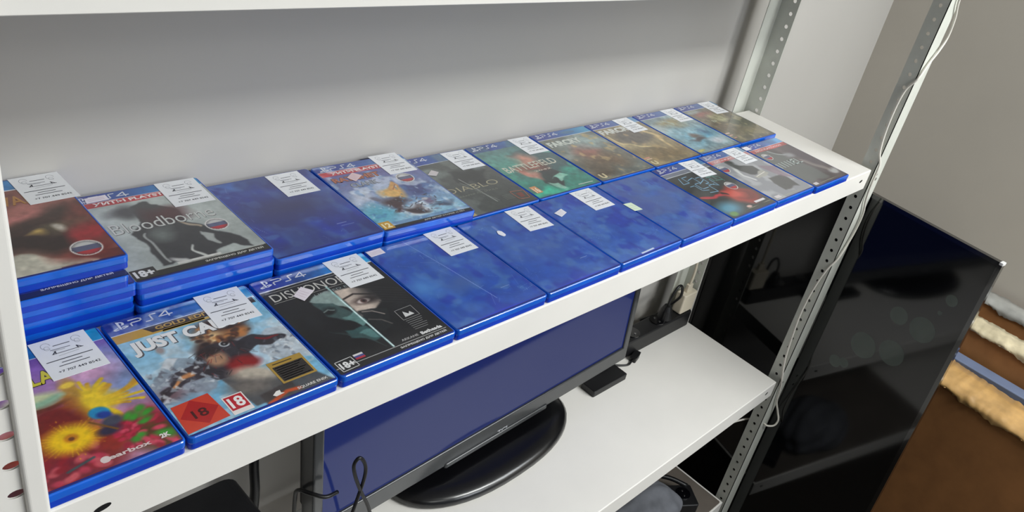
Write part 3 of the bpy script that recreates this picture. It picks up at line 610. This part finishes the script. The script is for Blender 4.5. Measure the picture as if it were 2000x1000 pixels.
rr = random.Random(12)
for k in range(90):
    u, v = rr.uniform(.02, .95), rr.uniform(.07, .55); z_ = rr.uniform(.012, .04)
    a.P([(u, v), (u + z_, v + rr.uniform(0, .02)), (u + z_ * .6, v - rr.uniform(.005, .03))], rr.choice(((236, 242, 250), (150, 190, 220), (60, 110, 170), (205, 220, 235), (88, 160, 190))), .55)
for k in range(40):
    u, v = rr.uniform(.3, .8), rr.uniform(.12, .36); a.S([(u, v), (u + rr.uniform(-.05, .05), v - rr.uniform(0, .03))], .012, rr.choice(((60, 46, 54), (86, 70, 84), (40, 34, 40), (120, 110, 130))), .7)
a.B(.45, .46, .07, .06, (226, 180, 104), soft=.2); a.S([(.47, .50), (.57, .60)], .03, (214, 160, 90)); a.S([(.50, .50), (.57, .56)], .012, (150, 90, 60), .7)
a.sphere(.75, .63, .09); a.R(.012, .022, .982, .056, (34, 32, 34)); a.N(28, .1)
c = Case(.3085, .1765, zt(2), 'game case with red band, icy blue cover and a gold age mark', a, -.03, G, lab=(.645, .705), lrz=0)
c.text('ХИТЫ PLAYSTATION', .12, .842, .76, .04, (240, 226, 226), .04, 'series_lettering'); c.text('RATCHET', .06, .72, .50, .075, (60, 36, 40), .07, dz=-.00003); c.text('RATCHET', .065, .725, .49, .065, (176, 96, 64), .04); c.text('CLANK', .17, .62, .30, .065, (78, 82, 96), .06, dz=-.00003); c.text('CLANK', .175, .624, .29, .057, (150, 156, 170), .03)
c.text('ДЛЯ ДЕТЕЙ СТАРШЕ 12 ЛЕТ', .44, .028, .46, .02, (220, 220, 220), .02, 'age_rating_lettering'); c.rect(.02, .03, .13, .125, (206, 158, 50), 'age_rating_patch', .00002); c.text('12', .035, .045, .08, .06, (250, 236, 190), .04, 'age_rating_lettering', .00004)
c.sticker([(.22, .77), (.26, .70), (.38, .77), (.32, .83)], (226, 200, 204))
a = Art(.85, (70, 74, 72)); a.header(.862, right=(60, 130, 180)); a.warp(.1, 6); a.N(4, .5, (120, 128, 124), .55); a.P([(.46, .72), (.62, .64), (.86, .72), (.90, .58), (.72, .42), (.46, .46), (.40, .60)], (38, 40, 42), .9, 4); a.B(.64, .55, .16, .1, (30, 32, 34), soft=.5); a.B(.3, .72, .14, .05, (120, 130, 126), soft=.7); a.B(.85, .66, .08, .05, (110, 120, 118), soft=.6)
a.wx = a.wy = 0; a.S([(.47, .55), (.51, .36), (.54, .13)], .012, (170, 176, 170), .8); a.S([(.43, .50), (.50, .30), (.58, .14)], .007, (140, 146, 140), .8); a.S([(.36, .40), (.6, .32)], .01, (120, 126, 120), .5); a.N(24, .12); a.R(.02, .02, .16, .12, (196, 170, 110))
c = Case(.4345, .176, FT, 'game case with murky grey green cover and a reddish framed mark', a, group=G, lab=(.65, .665), lrz=-1)
c.text('DIABLO', .16, .365, .68, .075, (176, 168, 140), -.01); c.text('REAPER OF SOULS', .23, .29, .50, .02, (130, 134, 124), .0, 'subtitle_lettering'); c.strokes([[(.80, .21), (.97, .19), (.93, .07), (.80, .08), (.80, .21)]], 1.2, (176, 110, 90), 'printed_frame'); c.quad([(.84, .17), (.92, .17), (.90, .10), (.84, .10)], (120, 60, 50)); c.strokes([[(.66, .18 - .02 * k), (.77, .18 - .02 * k)] for k in range(4)], .8, (120, 122, 116), 'description_lines')
c.sticker([(.22, .70), (.29, .66), (.37, .71), (.32, .76)], (206, 200, 200), False)
a = Art(.85, (64, 140, 124)); a.header(.872, right=(70, 140, 180)); a.warp(.1, 6); a.grad(.87, (90, 130, 130), .45, (80, 170, 148)); a.N(5, .5, (70, 110, 110), .5); a.P([(.4, .75), (.7, .8), (.97, .6), (.97, .2), (.55, .3), (.4, .45)], (64, 84, 90), .85, 6); a.P([(.35, .35), (.6, .5), (.7, .3), (.5, .12), (.3, .2)], (50, 50, 52), .85, 4)
a.B(.5, .62, .13, .11, (196, 140, 120), soft=.5); a.B(.30, .40, .07, .11, (200, 136, 120), ang=30, soft=.5); a.B(.46, .48, .2, .05, (150, 84, 70), soft=.6); a.P([(.5, .26), (.66, .30), (.72, .22), (.55, .2)], (150, 206, 186), .9, 2); a.P([(.36, .22), (.5, .2), (.5, .06), (.44, .05)], (150, 200, 180), .9, 2); a.B(.2, .06, .25, .06, (66, 190, 158), soft=.5); a.B(.85, .3, .14, .08, (60, 156, 136), soft=.5); a.N(18, .14)
a.wx = a.wy = 0
c = Case(.571, .176, FT, 'game case with teal green cover and orange age mark', a, group=G, lab=(.66, .68), lrz=-1)
c.text('BATTLEFIELD', .08, .465, .78, .10, (206, 206, 190), .01); c.text('2042', .40, .395, .26, .022, (206, 190, 176), .02, 'subtitle_lettering'); c.rect(.06, .09, .15, .20, (216, 150, 96), 'age_rating_patch'); c.text('16', .07, .10, .07, .08, (240, 226, 200), .03, 'age_rating_lettering', .00002); c.text('EA', .44, .06, .045, .03, (180, 214, 200), .03, 'publisher_lettering'); c.strokes([[(.68, .065), (.9, .06)]], 1.6, (206, 216, 210))
def back_art(base, ops, hdr=(100, 150, 190), res=1.05):
    a = Art(res, base); a.warp(.1, 5); a.N(4, .25); ops(a); a.N(16, .16); a.wx = a.wy = 0; a.header(.872, right=hdr); return a
def o1(a):
    a.B(.7, .7, .35, .1, (150, 168, 166), soft=.7); a.B(.45, .5, .2, .12, (150, 96, 84), soft=.5); a.B(.5, .32, .35, .14, (110, 88, 66), soft=.6); a.N(9, .7, (186, 160, 110), .62); a.B(.2, .15, .2, .1, (80, 66, 50), soft=.6); a.R(.2, .028, .9, .033, (170, 160, 120))
c = Case(.7085, .176, FT, 'game case with dusty red and brown cover and no shop label, back row', back_art((112, 118, 112), o1, (60, 150, 190)), group=G, lab=None)
c.text('FARCRY', .06, .71, .56, .10, (206, 212, 204), .05); c.quad([(.47, .935), (.60, .96), (.74, .94), (.72, .91), (.58, .90)], (60, 110, 150)); c.text('U', .07, .05, .10, .08, (214, 200, 160), .06, 'publisher_lettering')
def o2(a):
    a.B(.46, .60, .34, .14, (92, 84, 76), soft=.4); a.S([(.04, .66), (.1, .5), (.4, .38), (.6, .3)], .05, (206, 186, 136)); a.S([(.75, .68), (.86, .5), (.80, .26)], .07, (206, 182, 132)); a.B(.5, .2, .45, .12, (128, 108, 74), soft=.6); a.N(9, .5, (190, 160, 110), .62)
c = Case(.845, .1755, FT, 'game case with sandy brown tusked cover and a shop label, back row', back_art((150, 136, 104), o2), group=G, lab=(.57, .67), lrz=1)
c.text('FARCRY', .04, .735, .66, .10, (212, 214, 208), .05); c.rect(.04, .18, .15, .20, (214, 150, 130)); c.rect(.05, .155, .16, .172, (220, 190, 160)); c.text('U', .05, .05, .10, .07, (220, 206, 160), .06, 'publisher_lettering')
def o3(a):
    a.B(.45, .70, .28, .08, (150, 140, 104), soft=.5); a.B(.06, .60, .18, .1, (176, 190, 192), soft=.4); a.B(.5, .36, .45, .2, (120, 180, 204), soft=.6); a.B(.45, .36, .10, .08, (110, 96, 92), soft=.5); a.B(.42, .26, .14, .03, (84, 78, 84), soft=.4); a.B(.72, .22, .18, .07, (196, 204, 212), soft=.6); a.B(.75, .4, .12, .06, (90, 130, 160), soft=.6); a.N(10, .4, (180, 206, 214), .6); a.B(.13, .06, .09, .04, (196, 190, 120), soft=.3)
c = Case(.982, .176, FT, 'game case with light sea blue cover, second from the back right end', back_art((130, 150, 156), o3), group=G, lab=(.65, .675), lrz=0)
def o4(a):
    a.B(.3, .72, .2, .07, (150, 96, 88), soft=.6); a.B(.15, .82, .2, .05, (150, 160, 160), soft=.6); a.B(.5, .60, .14, .08, (190, 186, 150), soft=.6); a.B(.8, .40, .2, .1, (84, 84, 66), soft=.6); a.B(.7, .2, .3, .1, (136, 126, 96), soft=.6); a.N(9, .6, (180, 168, 128), .6); a.B(.3, .35, .2, .12, (120, 106, 90), soft=.6)
c = Case(1.119, .177, FT, 'game case with khaki brown cover, right end of the back row', back_art((112, 106, 92), o4), group=G, lab=(.605, .675), lrz=-2)
c.rect(.03, .24, .14, .26, (226, 190, 180)); c.rect(.05, .19, .13, .205, (220, 170, 160)); c.rect(.06, .13, .13, .145, (214, 160, 150)); c.text('BF', .24, .52, .12, .05, (200, 200, 180), .02, 'title_lettering')

# ------------------------------------------------------------------ television with stand on the lower shelf
ZL2 = -.561
tv_dir = math.atan2(.0234, .62)
tv = empty('television', (.262, .1937, ZL2), tv_dir); tag(tv, 'flat screen television showing a blue menu, standing on the lower shelf', 'television')
TW = .7702
b = MB(); z0 = .051; z1 = .49
bz = .017
b.rbox(0, TW, .0, .03, z0, z0 + .034, .004, .002); b.rbox(0, bz, .0, .03, z0 + .03, z1, .003, .002); b.rbox(TW - bz, TW, .0, .03, z0 + .03, z1, .003, .002); b.rbox(0, TW, 0, .03, z1 - bz, z1, .003, .002)
b.build('bezel', BEZEL, tv)
b = MB(); b.rbox(.02, TW - .02, .03, .07, z0 + .02, z1 - .01, .01, .006); b.build('back_housing', BLACK, tv)
SCR = mat('lit_blue_screen', (10, 10, 16), .07, coat=0, spec=.25, noise=.05, emit=(22, 34, 86), estr=1.0)
b = MB(); b.box(bz, TW - bz, .004, .02, z0 + .034, z1 - bz)
scr = b.build('screen', SCR, tv)
ST = mat('screen_text_glow', (10, 10, 14), .15, noise=.05, emit=(64, 72, 138), estr=1.0)
SD = mat('screen_tile_glow', (8, 8, 12), .12, noise=.05, emit=(16, 26, 74), estr=1.0)
def on_screen(vs, fs, name, m, dy=.0035):
    return link(name, from_pd([(v[0], dy, v[1]) for v in vs], [f[::-1] for f in fs], name), m, scr)
v_, f_ = text_mesh('EA SPORTS FC 24', .285, .017, 0., .270, .262); on_screen(v_, [f[::-1] for f in f_], 'screen_lettering', ST)
q = MB(); q.stroke([(.132, .40), (.130, .253), (.258, .249), (.263, .256), (.263, .40)], .0018); on_screen(q.v, q.f, 'screen_tile_outline', ST)
q = MB(); q.poly([(.131, .254), (.262, .25), (.262, .40), (.131, .40)]); on_screen(q.v, q.f, 'screen_tile', SD, .0038)
v_, f_ = text_mesh('GAMES', .05, .009, 0., .165, .268); on_screen(v_, [f[::-1] for f in f_], 'screen_lettering', ST, .0032)
lgm = mat('silver_lettering', (190, 192, 196), .3, noise=.05)
v_, f_ = text_mesh('TCL', .030, .009, .03, 0, 0); link('brand_lettering', from_pd([(v[0] + .378, -.0006, v[1] + z0 + .002) for v in v_], f_), lgm, tv)
b = MB(); cx, cy = .383, .045
vs = []; NN = 48
for (rx, ry, z) in ((.206, .106, 0), (.210, .109, .005), (.208, .108, .013), (.200, .100, .020), (.170, .078, .0235)):
    for k in range(NN):
        t = 2 * math.pi * k / NN; ct, st_ = math.cos(t), math.sin(t)
        vs.append((cx + rx * math.copysign(abs(ct) ** .85, ct), cy + ry * math.copysign(abs(st_) ** .9, st_), z))
fs = [tuple(range(NN - 1, -1, -1)), tuple(range(4 * NN, 5 * NN))] + [(q_ * NN + k, q_ * NN + (k + 1) % NN, (q_ + 1) * NN + (k + 1) % NN, (q_ + 1) * NN + k) for q_ in range(4) for k in range(NN)]
b.add(vs, fs); b.build('base', mat('stand_black', (8, 8, 11), .28, coat=.5, coat_r=.18, noise=.2, nscale=10), tv, smooth=True)
b = MB(); b.rbox(cx - .07, cx + .07, .032, .06, .015, .16, .01, .003); b.build('neck', GLOSS, tv)
b = MB(); b.rbox(cx - .13, cx + .13, -.003, .012, z0 - .004, z0 + .006, .005, .002); b.build('lower_trim', BEZEL, tv)

for ch in [o_ for o_ in COL.objects if o_.parent == tv and o_.name.split('.')[0] in ('bezel', 'back_housing', 'screen', 'brand_lettering', 'lower_trim')]: ch.rotation_euler = (-math.radians(4.4), 0, 0)
# things around it
t = MB(); t.rbox(.925, 1.035, .212, .25, 0, .016, .003, .0015)
o = t.build('adapter_box', BLACK, None, (0, 0, ZL2)); tag(o, 'flat black adapter bar lying under the television right end', 'adapter')
pl = empty('cable_plug', (1.108, .248, ZL2)); tag(pl, 'small black connector plug lying on the lower shelf beside the television', 'plug')
t = MB(); t.rbox(-.014, .014, -.008, .008, 0, .012, .003, .001); o = t.build('plug_body', RUBBER, pl); o.rotation_euler = (0, 0, .3)
t = MB(); t.box(.014, .024, -.006, .006, .003, .009); o = t.build('plug_tip', BLACK, pl); o.rotation_euler = (0, 0, .3)
vs, fs = tube([(-.012, -.003, .005), (-.03, -.008, .003), (-.052, .0, .0045), (-.07, .008, .008)], .0022); t = MB(); t.add(vs, fs); t.build('cable', RUBBER, pl, smooth=True)
# power strip at the back of the lower shelf
ps = empty('power_strip', (1.17, .283, ZL2)); tag(ps, 'black power strip along the back edge of the lower shelf', 'power strip')
t = MB(); t.rbox(-.17, .172, -.022, .022, 0, .045, .008, .004); t.build('strip_body', BLACK, ps)
def socket(parent, x, y, z, rr=.019):
    b = MB(); b.cyl((0, 0, 0), rr, .003, 'z', 24); s = b.build('socket', GLOSS, parent, (x, y, z))
    b = MB(); b.cyl((0, -.008, .003), .0024, .0015, 'z', 10); b.cyl((0, .008, .003), .0024, .0015, 'z', 10); b.build('contact', CHROME, s)
for x in (-.10, -.045, .05): socket(ps, x, 0, .045)
pg_ = empty('power_plug', (1.245, .280, ZL2 + .048)); tag(pg_, 'black mains plug with looping cord in the power strip of the lower shelf', 'plug')
t = MB(); t.cyl((0, 0, 0), .018, .022, 'z', 20, .014); t.cyl((0, 0, .022), .014, .012, 'z', 20, .009); t.build('plug_body', RUBBER, pg_)
vs, fs = tube([(0, 0, .03), (.004, 0, .06), (.02, 0, .082), (.038, 0, .075), (.046, 0, .045), (.044, .018, .01), (.03, .032, -.02), (-.02, .05, -.035)], .0034); t = MB(); t.add(vs, fs); t.build('cord', RUBBER, pg_, smooth=True)
ad = empty('charger', (1.318, .280, ZL2 + .046)); tag(ad, 'white block charger with white cord plugged into the black power strip', 'charger')
CREAM = mat('cream_plastic', (214, 204, 184), .4, noise=.03, nscale=20)
t = MB(); t.rbox(-.027, .027, -.014, .014, 0, .054, .005, .003); t.build('charger_body', CREAM, ad)
t = MB(); t.rbox(-.010, .010, -.005, .005, .054, .075, .003, .001); t.build('cord_plug', CREAM, ad)
vs, fs = tube([(0, 0, .07), (.001, .0, .12), (-.008, .008, .22), (-.006, .012, .34), (0, .02, .46)], .0035); t = MB(); t.add(vs, fs); t.build('cord', CREAM, ad, smooth=True)
# black looping cable in front of the television's left side
vs, fs = tube([(.24, .165, -.557), (.283, .158, -.46), (.305, .16, -.39), (.3105, .16, -.355), (.307, .161, -.334), (.2985, .162, -.3215), (.292, .163, -.332), (.2955, .162, -.355), (.307, .16, -.3915), (.326, .158, -.445), (.35, .155, -.557)], .0026)
t = MB(); t.add(vs, fs); o = t.build('black_cable', RUBBER, smooth=True); tag(o, 'black cable standing up in a loop before the blue screen', 'cable')
vs, fs = tube([(.288, .187, -.404), (.268, .186, -.400), (.255, .20, -.398), (.25, .225, -.41), (.262, .25, -.46), (.27, .26, -.556)], .003)
t = MB(); t.add(vs, fs); o = t.build('cable', RUBBER, smooth=True); tag(o, 'black cable leaving the left side of the lit television', 'cable')
vs, fs = tube([(.215, .29, -.557), (.222, .29, -.46), (.225, .30, -.38), (.25, .32, -.25), (.29, .33, -.10)], .007)
t = MB(); t.add(vs, fs); o = t.build('thick_cable', RUBBER, smooth=True); tag(o, 'thick black cable rising in the shade left of the television', 'cable')
sp = empty('speaker', (.065, .20, ZL2)); tag(sp, 'black box with rounded top corner at the left of the lower shelf', 'speaker')
t = MB(); vs = []
prof = [(-.12, 0), (.11, 0), (.11, .18)] + [(.11 - .025 + .025 * math.cos(math.radians(a_)), .185 + .025 * math.sin(math.radians(a_))) for a_ in range(0, 91, 15)] + [(-.12, .21)]
n = len(prof); t.add([(x_, -.03, z_) for x_, z_ in prof] + [(x_, .05, z_) for x_, z_ in prof], [tuple(range(n)), tuple(range(2 * n - 1, n - 1, -1))] + [(k, n + k, n + (k + 1) % n, (k + 1) % n) for k in range(n)])
t.build('cabinet', BLACK, sp)
t = MB(); t.rbox(-.105, .095, -.033, -.03, .02, .185, .004, .0008); t.build('front_grille', RUBBER, sp)

# ------------------------------------------------------------------ third shelf
Z3 = -.969
t = MB(); t.rbox(.55, 1.345, .004, .30, 0, .0028, .004, .0008); o = t.build('shade_sheet', mat('shelf_shade_brown', (104, 96, 88), .8, noise=.15, nscale=12), None, (0, 0, -.9719)); tag(o, 'grey brown sheet added for the shade on the lowest visible shelf under the power strip', 'shade_sheet')  # added sheet, its dark colour stands for the shade on this shelf top
p2 = empty('power_strip', (1.235, .078, Z3), math.atan2(-.038, .059)); tag(p2, 'black power strip on the lowest visible shelf beside grey fabric', 'power strip')
t = MB(); t.rbox(-.075, .05, -.034, .034, 0, .03, .006, .003); t.build('strip_body', BLACK, p2)
for x in (.018, -.032): socket(p2, x, .004, .03)
vs, fs = tube([(1.19, .12, Z3 + .035), (1.185, .15, Z3 + .06), (1.16, .18, Z3 + .07), (1.10, .22, Z3 + .06), (1.0, .25, Z3 + .02)], .005); t = MB(); t.add(vs, fs); o = t.build('cord', RUBBER, smooth=True); tag(o, 'black cord arching from the low power strip toward the back', 'cord')
vs, fs = tube([(1.28, .08, Z3 + .033), (1.25, .13, Z3 + .04), (1.19, .19, Z3 + .035), (1.09, .26, Z3 + .02)], .006); t = MB(); t.add(vs, fs); o = t.build('cord', RUBBER, smooth=True); tag(o, 'thicker black cord running straight back beside the low power strip', 'cord')
bm = bmesh.new(); bmesh.ops.create_icosphere(bm, subdivisions=5, radius=1)
rng = random.Random(3)
for v in bm.verts:
    p = v.co.copy(); n_ = math.sin(p.x * 5 + p.y * 3) * .05 + math.sin(p.z * 9 + p.x * 7) * .035 + math.sin(p.y * 13 - p.z * 5 + p.x * 4) * .025
    p *= 1 + n_; v.co = Vector((p.x * .125, p.y * .085, max(p.z, -.75) * .075 + .0563))
me = bpy.data.meshes.new('bag'); bm.to_mesh(me); bm.free()
o = link('fabric_bundle', me, mat('grey_fabric', (92, 94, 100), .9, noise=.3, nscale=20, bump=.6), None, (1.075, .09, Z3), smooth=True); tag(o, 'crumpled grey fabric bundle on the lowest visible shelf', 'fabric')

# ------------------------------------------------------------------ white cable on the right front post
vs, fs = tube([(1.395, -.009, .62), (1.388, -.008, .40), (1.392, -.0075, .347), (1.4151, -.0075, .3129), (1.4235, -.0075, .2759), (1.408, -.0075, .2485), (1.386, -.0065, .225), (1.366, -.0065, .20), (1.362, -.004, .19), (1.3615, .006, .17), (1.3605, .0095, .135), (1.3605, .0085, .085), (1.3615, .003, .04), (1.3655, -.0065, .012), (1.368, -.007, -.03), (1.376, -.0075, -.07), (1.395, -.008, -.105), (1.398, -.008, -.14), (1.388, -.0075, -.18), (1.37, -.0065, -.215), (1.3615, .004, -.25), (1.3600, .013, -.31), (1.3600, .016, -.37), (1.3605, .013, -.43), (1.3610, .006, -.50), (1.3625, -.005, -.55), (1.374, -.0075, -.585), (1.388, -.0085, -.632), (1.404, -.017, -.668), (1.4065, -.026, -.690), (1.400, -.024, -.706), (1.389, -.012, -.7106), (1.389, -.002, -.7106), (1.388, .012, -.712), (1.378, .036, -.720), (1.35, .05, -.724), (1.32, .06, -.725), (1.26, .10, -.735), (1.1, .2, -.76)], .0024, n=8, sub=5)
t = MB(); t.add(vs, fs); o = t.build('white_cable', mat('white_cable_rubber', (226, 222, 212), .45, noise=.03), smooth=True); tag(o, 'white cable winding down the right front post of the shelving', 'cable')

# ------------------------------------------------------------------ big dark television leaning on the shelving
yw = math.radians(-8.4)
big = empty('television', (1.417 + .03 * math.sin(yw), -.03 * math.cos(yw), ZF + .010)); big.rotation_euler = (math.radians(-1.5), 0, yw)
tag(big, 'large black television stood on its short side against the right end of the shelving', 'television')
HT = 1.174; ya, yb = -.300, .338; bw = .009
b = MB(); b.box(0, .012, ya, ya + bw, 0, HT); b.box(0, .012, yb - bw, yb, 0, HT); b.box(0, .012, ya + bw, yb - bw, 0, bw); b.box(0, .012, ya + bw, yb - bw, HT - bw, HT)
b.build('bezel', GLOSS, big)
BS = mat('dark_glossy_screen', (9, 10, 12), .07, spec=.55, noise=.15, nscale=6)
b = MB(); b.box(.002, .012, ya + bw, yb - bw, bw, HT - bw); bs = b.build('screen', BS, big)
b = MB(); b.rbox(.012, .05, ya + .012, yb - .012, .02, HT - .015, .012, .006); b.build('back_housing', BLACK, big)
b = MB(); b.rbox(-.0012, .0135, ya - .001, ya + .007, HT - .005, HT + .001, .002, .001); b.build('corner_trim', mat('bright_corner', (230, 230, 230), .3, metal=.2, noise=.05), big)
SM = mat('dusty_smudge', (150, 165, 155), .8, alpha=.30, spec=.1, noise=.1, nscale=60)
for y, zl, r in ((-.1647, .9646, .020), (-.2203, .9651, .028), (-.1219, .8558, .030), (-.1846, .8794, .029), (-.0778, .7807, .015), (-.2464, 1.0552, .0125), (-.2369, 1.0189, .005), (-.098, .79, .012)):
    n = 32; b = MB()
    b.add([(.0016, y + r * math.cos(2 * math.pi * k / n), zl + r * math.sin(2 * math.pi * k / n)) for k in range(n)], [tuple(range(n - 1, -1, -1))])
    b.build('smudge', SM, bs)

# ------------------------------------------------------------------ boxes standing between television and right wall
def crinkle(mb_name, x0, x1, y0, y1, z0, z1, m, parent, amp, seed, nx=10, ny=120):
    """crinkled strip of film wrapped over a top edge"""
    r = np.random.RandomState(seed); vs = []; fs = []
    prof = [(x0 - .004, z0), (x0 - .006, z0 + (z1 - z0) * .35), (x0 - .004, z0 + (z1 - z0) * .75), (x0 + .004, z1 + .004), (x0 + (x1 - x0) * .35, z1 + .006), (x0 + (x1 - x0) * .7, z1 + .005), (x1 + .003, z1 + .002), (x1 + .006, z1 - .02)]
    n = len(prof); base = r.randn(ny + 1, n); base[1:-1] = (base[:-2] + base[2:] + base[1:-1]) / 3
    for j in range(ny + 1):
        y = y0 + (y1 - y0) * j / ny
        low = .005 * math.sin(j * .13 + seed) + .003 * math.sin(j * .41) + .002 * r.randn()
        for k, (px, pz) in enumerate(prof):
            e = abs(base[j, k]) * amp; vs.append((px - (e if k < 4 else 0), y, pz + (low if k == 0 else 0) + (e if k >= 2 else 0)))
    for j in range(ny):
        for k in range(n - 1): fs.append((j * n + k, (j + 1) * n + k, (j + 1) * n + k + 1, j * n + k + 1))
    t = MB(); t.add(vs, fs); return t.build(mb_name, m, parent, smooth=True)
def slabbox(name, label, cat, x0, x1, y0, y1, top, rz, px, py, m, lean):
    ln = math.radians(lean); r = empty(name, (px + (top - ZF) * math.tan(ln), py, ZF + .001), rz); r.rotation_euler = (0, -ln, rz); tag(r, label, cat, None)
    t = MB(); t.rbox(x0, x1, y0, y1, 0, top - ZF, .004, .003); t.build('carton' if m is CARD else 'panel', m, r)
    return r
r = slabbox('cardboard_box', 'nearest large brown cardboard box standing on edge, tan tape along its top', 'box', 0, .112, -.60, .03, -.503, -.12, 1.668, -.28, CARD, 1.0)
crinkle('packing_tape', 0, .112, -.60, .03, -ZF - .503 - .012, -ZF - .503, TAPE, r, .0026, 5)
BLUEG = mat('blue_grey_plastic', (104, 116, 142), .4, noise=.1, nscale=12)
r = slabbox('flat_panel', 'blue grey flat panel with dark printing, wedged behind the nearest box', 'panel', 0, .042, -.60, .20, -.497, -.01, 1.797, -.28, BLUEG, 1.0)
t = MB()
for k in range(9): t.box(.006, .034, -.235 - .006 * k, -.2325 - .006 * k, -ZF - .497 + .0001, -ZF - .497 + .0006)
t.box(.008, .032, -.222, -.210, -ZF - .497 + .0001, -ZF - .497 + .0006)
t.build('printed_bars', mat('dark_blue_ink', (26, 30, 50), .5, noise=.05), r)
r = slabbox('cardboard_box', 'middle brown cardboard box with torn pale film over its top edge', 'box', 0, .068, -.60, .20, -.423, -.015, 1.852, -.28, CARD, .8)
crinkle('torn_film', 0, .068, -.60, .20, -ZF - .423 - .010, -ZF - .423, TAPEW, r, .0035, 9)
r = slabbox('cardboard_box', 'rear brown cardboard box next to the right wall with a grey wrapped top edge', 'box', 0, .064, -.60, .20, -.405, .0, 2.008, -.28, CARD, .8)
GW = mat('grey_film_wrap', (150, 150, 146), .35, noise=.2, nscale=20, bump=.6)
crinkle('grey_wrap', 0, .058, -.60, .20, -ZF - .405 - .012, -ZF - .405, GW, r, .0025, 13)
